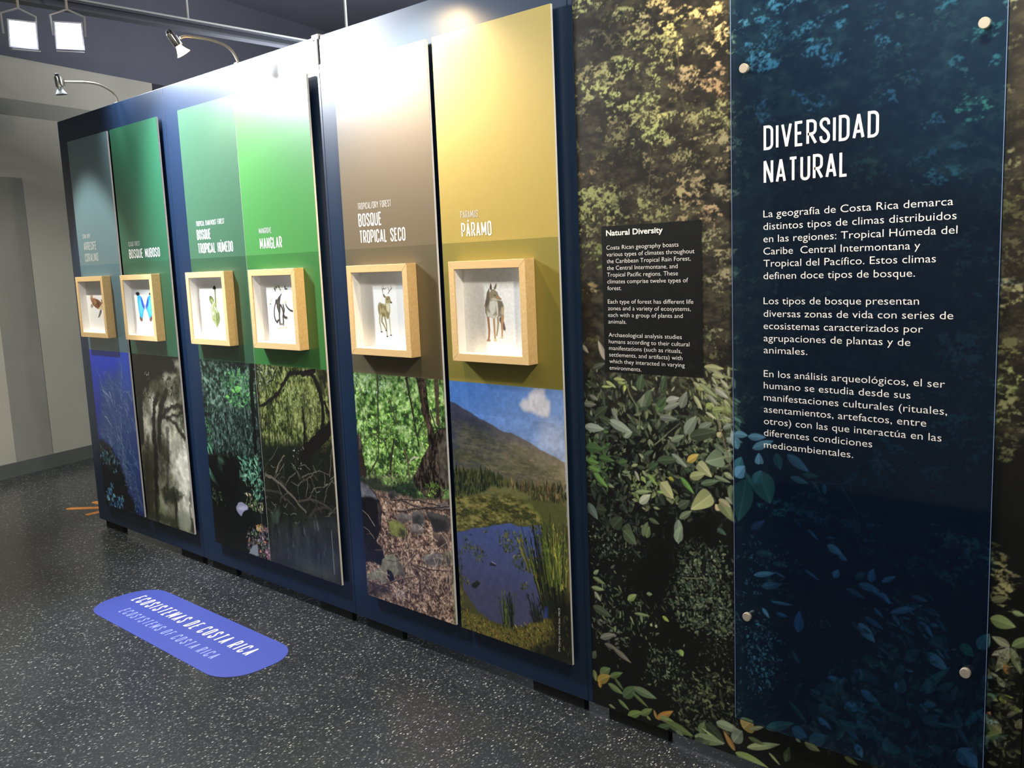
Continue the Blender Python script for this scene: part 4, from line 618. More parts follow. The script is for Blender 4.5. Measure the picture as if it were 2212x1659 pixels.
def roots(cv):
    D, L = C(86, 76, 66), C(120, 114, 96)
    for p, w0, w1 in (([(.1524,.1991),(.1346,.1831),(.1205,.1636),(.1207,.1442),(.1262,.1215),(.1258,.0971),(.1272,.0759)], .006, .011), ([(.1098,.1701),(.0985,.1506),(.0912,.1293),(.0897,.108),(.096,.0901),(.1065,.0821),(.1163,.0904)], .006, .010), ([(.1421,.154),(.1517,.1411),(.1577,.1218),(.1526,.1055),(.1529,.0861),(.1512,.0731)], .010, .010), ([(.1591,.1541),(.1651,.1347),(.157,.1169),(.1638,.1041),(.1803,.101)], .009, .012), ([(.1779,.1638),(.1813,.1509),(.1939,.1398),(.2096,.1319),(.2232,.1296)], .006, .009), ([(.1127,.1701),(.1191,.1539),(.1278,.1328),(.1294,.1134)], .016, .006)): cv.stroke(p, w0, w1, D, 1, wob=.001)
    cv.poly([(.1509,.1983),(.1326,.1895),(.1179,.1766),(.1104,.1636),(.1121,.1441),(.1209,.1247),(.1348,.1215),(.1393,.1443),(.1377,.1637),(.145,.1863)], D, .0015); cv.poly([(.1222,.1766),(.13,.1701),(.1251,.1345),(.1187,.1507)], L, .005, .7); cv.poly([(.1258,.0759),(.1349,.0793),(.1518,.078),(.1565,.0707),(.1279,.0702)], C(150, 136, 112), .002)
    cv.poly([(.0993,.0508),(.1152,.061),(.144,.0624),(.1725,.0629),(.186,.0584),(.1547,.0569),(.1259,.0555),(.1079,.0502)], C(196, 186, 148), .004, .8, .003, .008); cv.poly([(.1743,.0977),(.225,.1224),(.2301,.1193),(.1873,.0899)], C(232, 226, 196), .006, .7)
    cv.scatter([(.071,.1832),(.0827,.1832),(.077,.1636),(.0641,.134),(.061,.1537)], 20, .006, .016, [C(198, 220, 160), C(214, 230, 186)], .4); cv.scatter([(.1003,.2269),(.1383,.2314),(.1427,.2217),(.1024,.2213)], 16, .008, .02, [C(120, 124, 90), C(170, 180, 110)], .4); cv.scatter([(.1796,.223),(.1936,.2229),(.1958,.2181),(.1846,.2182)], 5, .008, .014, [C(90, 96, 80)], .5); cv.scatter([(.1698,.1702),(.1841,.1718),(.1802,.1638),(.1689,.1637)], 8, .005, .012, [C(226, 214, 130)], .4)
def bud(cv):
    G0, G1, G2 = C(196, 200, 164), C(160, 166, 128), C(222, 224, 196)
    cv.stroke([(.1578,.2244),(.1574,.2015),(.1555,.1698),(.1548,.145)], .011, .011, G1); cv.poly([(.1675,.2014),(.1787,.1873),(.1793,.1663),(.1689,.1486),(.1593,.1521),(.1617,.1768)], G2, .002); cv.poly([(.1416,.2298),(.1498,.2376),(.1605,.241),(.1681,.2295),(.1661,.2234),(.1423,.2236)], C(110, 106, 92), .003)
    cv.poly([(.1059,.1911),(.115,.1942),(.1311,.1874),(.143,.1768),(.1406,.1627),(.1185,.1537),(.1068,.1662),(.1003,.1786)], G1, .002); cv.poly([(.1086,.1768),(.1265,.1804),(.1384,.1697),(.1229,.1591)], G0, .004, .8); cv.stroke([(.1056,.1893),(.1182,.1928),(.1325,.1857)], .0035, .002, C(110, 116, 96))
    cv.poly([(.1148,.1519),(.1338,.1627),(.156,.1627),(.1508,.1415),(.1353,.1307),(.1148,.111),(.107,.1163),(.1083,.1341)], G0, .002); cv.poly([(.1128,.1199),(.1359,.1343),(.1576,.1415),(.175,.124),(.1845,.0993),(.1793,.0781),(.1605,.0565),(.1508,.0491),(.1377,.0632),(.1166,.0806),(.1121,.0949)], G0, .002)
    cv.poly([(.1575,.1203),(.1806,.1169),(.1799,.0816),(.1568,.0546),(.1529,.0723)], G1, .006, .6); cv.stroke([(.1519,.1379),(.1535,.1167),(.1507,.0901),(.1514,.0634),(.1468,.0455)], .0035, .002, C(120, 124, 92)); cv.stroke([(.1338,.1627),(.1199,.1413),(.1152,.1235)], .006, .004, C(236, 236, 214)); cv.stroke([(.1439,.1414),(.1555,.1291),(.1586,.1167)], .007, .004, C(234, 234, 212)); cv.poly([(.1163,.1199),(.1341,.1236),(.1352,.1094),(.1208,.1057)], C(236, 234, 210), .004, .9)
    for p in ([(.1181,.0896),(.1344,.0845),(.147,.0776)], [(.1777,.0993),(.1624,.0884),(.1516,.0847)], [(.1311,.1058),(.1402,.0988),(.1493,.0918)]): cv.stroke(p, .002, .001, C(150, 154, 120))
def butterfly(cv):
    for p in ([(.0659,.197),(.0848,.2048),(.1075,.1909),(.1203,.1712),(.1332,.1417),(.1286,.1298),(.116,.11),(.1008,.0781),(.0875,.0759),(.0733,.0896),(.0667,.1195),(.0636,.1453),(.0622,.1692)], [(.2336,.1945),(.2109,.2042),(.1791,.1907),(.1621,.1693),(.1459,.1417),(.1497,.13),(.1625,.1104),(.1732,.0811),(.1887,.0754),(.2002,.0912),(.2083,.1206),(.2163,.1499),(.2264,.1693)]):
        cv.poly(p, C(96, 196, 236), .002); q = np.mean(p, 0); cv.poly([(x * .6 + q[0] * .4, z * .6 + q[1] * .4) for x, z in p], C(150, 226, 246), .02, .8)
    cv.poly([(.1036,.1929),(.1147,.185),(.1336,.1436),(.1308,.1298),(.1099,.1416),(.1021,.1653)], C(78, 106, 210), .008, .85); cv.poly([(.1815,.1927),(.1708,.181),(.1484,.1437),(.1476,.1299),(.1694,.1438),(.1801,.1654)], C(78, 100, 206), .008, .85)
    cv.poly([(.0491,.2089),(.0611,.2148),(.0826,.2147),(.0938,.2067),(.0835,.1989),(.0616,.197)], C(66, 60, 60), .004); cv.poly([(.1902,.2043),(.2042,.212),(.233,.2119),(.2348,.2003),(.2097,.1984)], C(66, 60, 60), .004); cv.poly([(.0698,.0936),(.1008,.0781),(.0942,.067),(.0772,.0678),(.069,.0796)], C(150, 110, 100), .004); cv.poly([(.2039,.0991),(.1728,.0791),(.1785,.0664),(.1958,.0696),(.2048,.0835)], C(150, 112, 100), .004); cv.stroke([(.1403,.1515),(.1379,.1299)], .007, .005, C(176, 158, 140))
def turtle(cv):
    cv.poly([(.0573,.1876),(.0874,.1837),(.122,.1826),(.1547,.1752),(.1853,.1604),(.1872,.1477),(.1636,.1307),(.138,.1263),(.1098,.1325),(.083,.1452),(.0666,.1602),(.0597,.173)], C(136, 96, 66), .003); r = cv.rng
    for k in range(16): q = [(.0708,.1773),(.1607,.1392)]; t = r.random(); cv.poly([(q[0][0] + (q[1][0] - q[0][0]) * t + .014 * math.cos(a) + (r.random() - .5) * .03, q[0][1] + (q[1][1] - q[0][1]) * t + .012 * math.sin(a) + (r.random() - .5) * .03) for a in (0, 1.2, 2.4, 3.6, 4.8)], [C(164, 124, 86), C(112, 76, 54), C(180, 142, 104)][k % 3], .004, .8)
    cv.poly([(.1385,.1284),(.1828,.1498),(.2297,.1437),(.2194,.1205),(.1757,.1202)], C(216, 200, 164), .004); cv.poly([(.1808,.1414),(.2403,.1479),(.2518,.1354),(.2248,.1226)], C(190, 172, 138), .004); cv.poly([(.1586,.12),(.1787,.1223),(.1781,.1096),(.1534,.0881),(.1311,.0776),(.1251,.0813),(.1476,.1051)], C(124, 112, 112), .003); cv.poly([(.1853,.1805),(.1942,.1773),(.1999,.1604),(.1926,.1499),(.1853,.1604)], C(124, 108, 100), .003); cv.poly([(.0488,.1494),(.0706,.1559),(.0824,.1431),(.062,.1312),(.0466,.1365)], C(170, 156, 140), .003)
def ink(f, k):
    def g(cv): f(cv); p = np.array(C(243, 240, 234)); cv.a = np.clip(p - (p - cv.a) * k, 0, 1)
    return g
DRAW = dict(paramo=ink(coyote, 1.1), dry=ink(deer, 1.5), mangrove=ink(roots, 1.15), humid=ink(bud, 1.75), cloud=ink(butterfly, 1.25), reef=ink(turtle, 1.1))
# ---------------------------------------------------------------- the forest mural
def forest_base(cv, top=1.0):
    t = np.clip((cv.Z / cv.h - .35) / .25, 0, 1)[..., None]; cv.a[:] = np.array(C(15, 16, 15)) * (1 - t) + np.array(C(38, 36, 32)) * t
    N = cv.fbm(.16, 5, 5); N2 = cv.fbm(.03, 9, 4); cv.a *= (.55 + .9 * N)[..., None] * (.85 + .3 * N2)[..., None]
def tree(cv, cx, cz, rx, rz, col, dens=1.0, size=.013, ang=0.0): cv.crown(cx, cz, rx * 1.3, rz * 1.35, col, ang, 0, .95, .75)
def mural_art(cv):
    forest_base(cv); r = cv.rng
    Y, G, O, T, P = C(164, 164, 96), C(124, 130, 80), C(164, 150, 96), C(136, 132, 92), C(132, 150, 86)
    F = cv.fbm(.07, 40, 5); m = np.clip((F - .5) * 5, 0, 1) * np.clip((cv.Z - .95) / .2, 0, 1) * .45; cv.a += m[..., None] * (np.array(C(78, 76, 50)) - cv.a)
    cv.foliage([(0, .98), (cv.w, .98), (cv.w, cv.h), (0, cv.h)], C(26, 24, 22), C(42, 39, 33), C(74, 70, 52), .06, 71, .08, 1, .04, 1.0, 1.3, .8, .8)
    for k in range(150): # faint background crowns in the upper half
        x, z = r.random() * cv.w, 1.02 + r.random() * 1.26; tree(cv, x, z, .02 + .03 * r.random(), .012 + .02 * r.random(), np.array([G, T, C(84, 86, 58)][r.integers(3)]) * (.45 + .3 * r.random()), .6, .011)
    for q, c in (((.0377,2.1304,.0238,.0182), P), ((.1062,2.1232,.0367,.0093), G), ((.0561,2.0425,.0425,.0146), C(84, 84, 56)), ((.0309,2.0176,.0383,.0096), C(84, 84, 56)), ((.1958,2.0727,.0394,.0175), G), ((.2872,2.0816,.021,.0137), O), ((.353,2.0475,.0363,.0114), O), ((.4131,2.0352,.0274,.0099), O), ((.4442,2.0189,.0269,.0151), C(186, 166, 100)), ((.3486,2.0315,.0244,.0101), Y), ((.4283,1.9956,.0233,.0166), T), ((.4936,1.9666,.0225,.0196), C(196, 176, 112)), ((.482,1.9491,.0265,.0131), C(176, 160, 104)), ((.447,1.9257,.0194,.012), C(160, 150, 100)), ((.4969,1.9201,.0188,.0098), Y), ((.243,2.0282,.0343,.0209), T), ((.2205,2.0045,.0391,.0211), G), ((.3187,1.9827,.0412,.0308), Y), ((.3306,1.9531,.0288,.024), Y), ((.289,1.9744,.0336,.0207), G), ((.1921,1.9421,.0485,.0178), P), ((.2626,1.9442,.0341,.014), G), ((.105,1.9495,.037,.0146), G), ((.0616,1.9308,.0566,.0222), C(112, 110, 72)), ((.1129,1.9042,.037,.0219), G), ((.0742,1.8806,.0564,.017), P), ((.0446,1.8625,.0384,.0187), G), ((.0339,1.8376,.029,.015), C(90, 92, 60)), ((.2444,1.9085,.0259,.0127), G), ((.287,1.8841,.038,.0175), P), ((.3212,1.8995,.0249,.0138), G), ((.3703,1.8641,.0522,.0274), C(146, 130, 92)), ((.3451,1.8403,.0287,.0208), C(116, 108, 72)), ((.4617,1.8498,.0307,.0268), C(150, 124, 86)), ((.473,1.8247,.023,.0167), C(138, 112, 78)), ((.2069,1.8285,.0571,.0165), P), ((.2807,1.7898,.0341,.0142), Y), ((.2148,1.7877,.0397,.0216), G), ((.1507,1.7739,.041,.0184), C(100, 98, 66)), ((.1452,1.7451,.0276,.0185), C(94, 94, 64)), ((.344,1.7779,.0289,.0174), G), ((.3929,1.7508,.0321,.0242), C(110, 106, 70)), ((.4569,1.7664,.0386,.0237), G), ((.4799,1.7398,.0268,.0168), G), ((.2751,1.7335,.0428,.0214), P), ((.3004,1.7092,.0255,.0142), G), ((.4284,1.7018,.0394,.0206), C(120, 116, 80)), ((.4794,1.6892,.0269,.017), C(118, 116, 84)), ((.3546,1.6715,.037,.0211), C(112, 110, 74)), ((.483,1.6548,.0269,.0204), C(134, 122, 90)), ((.256,1.6636,.0131,.0399), C(104, 100, 70)), ((.0521,1.6684,.0242,.0267), C(110, 96, 66)), ((.3327,1.6205,.0293,.0142), C(110, 104, 72)), ((.4067,1.5894,.0481,.028), C(126, 116, 82)), ((.3568,1.5579,.0331,.0178), C(140, 122, 88)), ((.482,1.5557,.0271,.0207), C(120, 116, 84)), ((.0541,1.5876,.0531,.0231), C(118, 132, 76)), ((.0918,1.5542,.0568,.0268), C(108, 124, 70)), ((.2182,1.5754,.0488,.0222), C(80, 84, 58)), ((.2531,1.5397,.0609,.0257), G), ((.1804,1.5258,.0544,.0188), C(96, 108, 66)), ((.3893,1.513,.0487,.0178), C(128, 118, 82)), ((.4299,1.5035,.024,.0141), C(140, 120, 86)),
        ((.0322,1.5406,.0328,.0195), C(112, 122, 70)), ((.1165,1.5194,.047,.0159), G), ((.2058,1.5235,.0448,.0124), C(94, 100, 66)), ((.2874,1.5247,.05,.0152), C(112, 116, 74)), ((.0304,1.4919,.0247,.013), G), ((.0241,1.4365,.029,.0197), C(96, 110, 64)), ((.0524,1.4158,.0367,.0229), C(98, 112, 64)), ((.4336,1.5155,.02,.0175), C(146, 120, 90)), ((.4433,1.4887,.0199,.0117), C(138, 116, 84)), ((.4595,1.4557,.0393,.0175), C(124, 124, 90)), ((.4392,1.4272,.0299,.0206), C(116, 118, 84)), ((.4755,1.4083,.0229,.0263), C(120, 116, 84)), ((.4749,1.3409,.0327,.0177), C(120, 116, 88)), ((.458,1.3144,.0265,.0119), C(104, 102, 76)), ((.4434,1.2126,.0302,.0181), C(112, 120, 82)), ((.4768,1.1983,.0264,.018), C(120, 122, 88)), ((.4396,1.1822,.0236,.0182), C(96, 104, 70)), ((.0364,1.3173,.0413,.0119), C(120, 106, 66)), ((.2198,1.4792,.1097,.0187), C(78, 80, 58)), ((.3293,1.4678,.0697,.0181), C(72, 76, 54)), ((.1459,1.3166,.0468,.0161), C(78, 70, 50)), ((.3119,1.3092,.0429,.0186), C(50, 56, 44)),
        ((.6127,2.0152,.0385,.0073), C(130, 150, 150)), ((.6652,1.9951,.0315,.0126), C(120, 145, 150)), ((.5328,2.004,.0192,.0094), C(110, 140, 140)), ((.5369,1.975,.0319,.0131), C(150, 170, 160)), ((.592,1.9772,.0248,.0092), C(100, 130, 130)), ((.6209,1.9568,.0325,.0092), C(90, 110, 110)), ((.5919,1.9347,.0145,.0149), C(130, 160, 160)), ((.5474,1.926,.0234,.0151), C(130, 150, 160)), ((.5875,1.887,.0312,.0168), C(120, 150, 160)), ((.6125,1.8641,.0185,.0093), C(90, 120, 130)), ((.6812,1.9325,.0216,.009), C(100, 130, 130)), ((.7356,1.9504,.0359,.0106), C(96, 130, 130)), ((.7809,1.9292,.0222,.0123), C(100, 130, 130)), ((.7397,1.8929,.0247,.0107), C(110, 140, 140)), ((.7264,1.8774,.0382,.0108), C(90, 120, 130)), ((.7704,1.8519,.0206,.016), C(84, 116, 130)), ((.7132,1.7875,.0272,.0146), C(70, 90, 110)), ((.7406,1.7527,.0287,.0163), C(80, 110, 120)), ((.585,1.7763,.0231,.0133), C(76, 100, 116)), ((.6039,1.7378,.0146,.0114), C(80, 110, 120)), ((.629,1.9241,.0243,.0066), C(70, 90, 90)),
        ((.891,1.9548,.0189,.0084), C(80, 110, 110)), ((.8846,1.9191,.0225,.0051), C(74, 104, 104)), ((.8853,1.8732,.0226,.0102), C(90, 120, 120)), ((1.0238,1.9269,.019,.0058), C(80, 120, 110)), ((1.1205,1.8628,.0163,.0079), C(90, 120, 96)), ((1.0955,1.8471,.0227,.0064), C(90, 130, 100)), ((1.1152,1.7913,.0105,.0064), C(90, 130, 110)), ((1.0505,1.8023,.0172,.0065), C(80, 106, 96)), ((1.0839,1.7161,.0185,.0098), C(110, 150, 100)), ((1.086,1.693,.0215,.0114), C(110, 150, 100)), ((1.0788,1.6761,.0232,.0082), C(96, 134, 92)), ((.9601,1.7927,.0183,.0118), C(70, 96, 100)), ((.9012,1.7509,.0242,.0121), C(70, 92, 100)), ((.9922,1.6856,.0197,.0118), C(70, 100, 104)), ((1.0699,1.7765,.0078,.013), C(84, 100, 84)), ((1.1487,1.9021,.0102,.0078), C(140, 150, 110)), ((1.1523,1.8333,.0088,.0094), C(80, 80, 60)), ((1.1598,1.7367,.0102,.0095), C(90, 88, 64)), ((1.1501,1.8119,.0073,.0126), C(84, 80, 58)),
        ((1.0066,1.5539,.0367,.0154), C(80, 112, 110)), ((1.0783,1.404,.033,.0153), C(90, 120, 110)), ((1.0837,1.3784,.0376,.0153), C(80, 110, 104)), ((1.0954,1.2988,.0236,.0129), C(90, 130, 120)), ((1.1371,1.3139,.0297,.0126), C(90, 120, 120)), ((1.1606,1.2936,.0203,.0176), C(120, 122, 84)), ((1.1581,1.5868,.0089,.0218), C(110, 112, 80)), ((1.1689,1.3882,.0156,.0372), C(74, 72, 52)), ((.9657,1.5988,.0646,.0103), C(56, 76, 80)), ((.893,1.2609,.0323,.0166), C(70, 104, 120)),
        ((1.1568,1.3048,.0207,.0153), C(124, 126, 88)), ((1.1625,1.1228,.0277,.0196), C(120, 140, 84)), ((1.1635,1.0914,.0174,.0094), C(106, 124, 76)), ((1.1578,1.0474,.021,.0238), C(116, 120, 82)), ((1.1834,1.0141,.0207,.0142), C(80, 82, 62)), ((1.1603,.9639,.0176,.02), C(86, 88, 62)), ((1.0559,1.1733,.0443,.0242), C(80, 116, 116)), ((1.094,1.1348,.029,.024), C(76, 110, 112)), ((1.0604,.994,.052,.0289), C(60, 92, 96)), ((1.1133,.9667,.029,.0244), C(60, 90, 92)),
        ((.6511,.7355,.0398,.0211), C(60, 104, 104)), ((.7177,.7758,.0468,.0176), C(56, 80, 86)), ((.7534,.7229,.046,.0234), C(54, 84, 92)), ((.6879,.7116,.0271,.0179), C(50, 84, 90)), ((.8673,.8492,.0426,.0167), C(54, 84, 104)), ((.8333,.7109,.06,.0258), C(50, 76, 90)),
        ((.9024,.8981,.0467,.0302), C(60, 96, 112)), ((1.0343,.8882,.0477,.0237), C(50, 76, 84)), ((1.0817,.721,.0444,.0212), C(70, 116, 112)), ((1.1156,.6906,.0322,.0316), C(66, 112, 108)), ((1.0338,.6956,.0292,.0216), C(56, 94, 96)), ((1.0508,1.0024,.0306,.0181), C(64, 110, 100)), ((1.0777,.969,.0347,.018), C(60, 96, 96)), ((.9794,.6601,.0938,.0165), C(46, 78, 84)), ((1.0693,.6435,.0286,.0269), C(56, 96, 96)), ((1.1634,.7082,.0157,.0232), C(96, 96, 70)), ((1.1667,.6725,.0201,.0207), C(130, 128, 92)), ((1.1917,.6649,.0176,.0129), C(100, 98, 76)), ((1.1682,.6231,.0179,.0209), C(136, 136, 96)), ((1.1626,.9531,.0154,.01), C(80, 84, 60))):
        tree(cv, q[0], q[1], max(q[2], .012), max(q[3], .009), c, 1.15, .0115, (r.random() - .5) * .5)
    for p in ([(.3708,1.7744),(.3499,1.8741),(.3476,1.9773)], [(.2477,1.5951),(.2562,1.6744),(.2492,1.7473)], [(.2625,1.5648),(.3063,1.5796),(.3366,1.6023)]): cv.stroke(p, .005, .003, C(74, 66, 52), .8, wob=.006)
    # ---- broad leaves of the understorey
    lo = cv.Z < 1.03
    dk = [(-.0188,1.0606),(.5294,1.0915),(.5228,.085),(-.0648,-.1155)]
    def bg(poly, n, l0, l1, cols, a0=0, a1=6.28, asp=.42, al=.9): cv.scatter(poly, n, l0, l1, cols, asp, a0, a1, al, .3, .016)
    D = [C(34, 40, 34), C(48, 56, 46), C(26, 32, 26), C(60, 68, 54)]; S = [C(92, 104, 74), C(112, 122, 88), C(70, 84, 60), C(136, 144, 112), C(60, 76, 56)]; V = [C(150, 156, 132), C(128, 138, 110), C(104, 116, 92)]
    bg([(-.0095,1.0611),(.5154,1.0907),(.5128,.7355),(-.0277,.5888)], 700, .012, .045, D); bg([(-.0002,1.0617),(.5084,1.0903),(.5063,.8281),(.0054,.7172)], 420, .012, .036, S); bg([(-.0211,.7594),(.4991,.8271),(.4826,.5944),(-.0229,.4645)], 220, .008, .03, D)
    bg([(.3843,1.0966),(.4871,1.0891),(.5073,.9536),(.4275,.9662)], 110, .016, .045, [C(140, 150, 96), C(116, 130, 78), C(160, 166, 130)], 4.6, 6.2, .3); bg([(.3197,.922),(.5072,.9405),(.5135,.829),(.38,.8116)], 120, .012, .03, S); bg([(.1335,.7722),(.3174,.8035),(.3235,.7058),(.1482,.6784)], 110, .010, .026, [C(110, 124, 74), C(84, 98, 58), C(136, 140, 100)])
    bg([(-.0076,.8672),(.0656,.8674),(.0969,.7302),(.0054,.7172)], 60, .014, .034, [C(60, 86, 48), C(78, 110, 58), C(50, 70, 44)])
    bg([(.0072,.5726),(.2432,.6144),(.2209,.5305),(.0095,.4792)], 240, .004, .014, [C(120, 128, 104), C(70, 80, 62), C(96, 104, 80), C(40, 46, 38)]); bg([(.3262,.5817),(.4749,.5975),(.504,.3523),(.3558,.3396),(.2887,.4116)], 1100, .005, .017, [C(104, 114, 84), C(76, 88, 62), C(128, 138, 106), C(44, 54, 42), C(60, 84, 66)], asp=.5); bg([(.4134,.3977),(.5091,.4379),(.5033,.2669),(.402,.2377)], 160, .005, .013, [C(70, 78, 62), C(44, 50, 42), C(96, 100, 84)]); bg([(.2143,.2574),(.3159,.2847),(.3234,.1519),(.2114,.1364)], 170, .006, .017, [C(96, 108, 80), C(66, 78, 58), C(116, 126, 96), C(36, 44, 36)]); bg([(.294,.1748),(.5076,.2425),(.5064,.0777),(.3209,.0143)], 420, .007, .022, [C(84, 92, 62), C(58, 66, 46), C(108, 112, 78), C(38, 44, 34)]); bg([(.0088,.4602),(.1887,.4791),(.2566,.3141),(.118,.2315),(.007,.2499)], 150, .006, .022, [C(80, 92, 68), C(48, 58, 46), C(104, 112, 86)]); bg([(.0121,.3947),(.2596,.4495),(.2566,.3141),(.007,.2499)], 60, .010, .028, [C(112, 122, 76), C(86, 98, 62)], 4.2, 6.0, .25)
    bg([(.0094,.3178),(.0983,.3016),(.1612,.2338),(.1056,.1808),(.0059,.2207)], 60, .006, .02, [C(110, 112, 98), C(76, 80, 68)])
    cv.poly([(.2021,.5983),(.3125,.6224),(.3308,.5696),(.2995,.4583),(.2376,.3726),(.1556,.4173),(.2106,.5285)], C(11, 12, 12), .05, .92, .03); cv.poly([(.3718,.6827),(.429,.6985),(.4459,.6565),(.4314,.6087),(.367,.6032)], C(10, 11, 11), .03, .9, .02)
    LV = C(150, 158, 130)
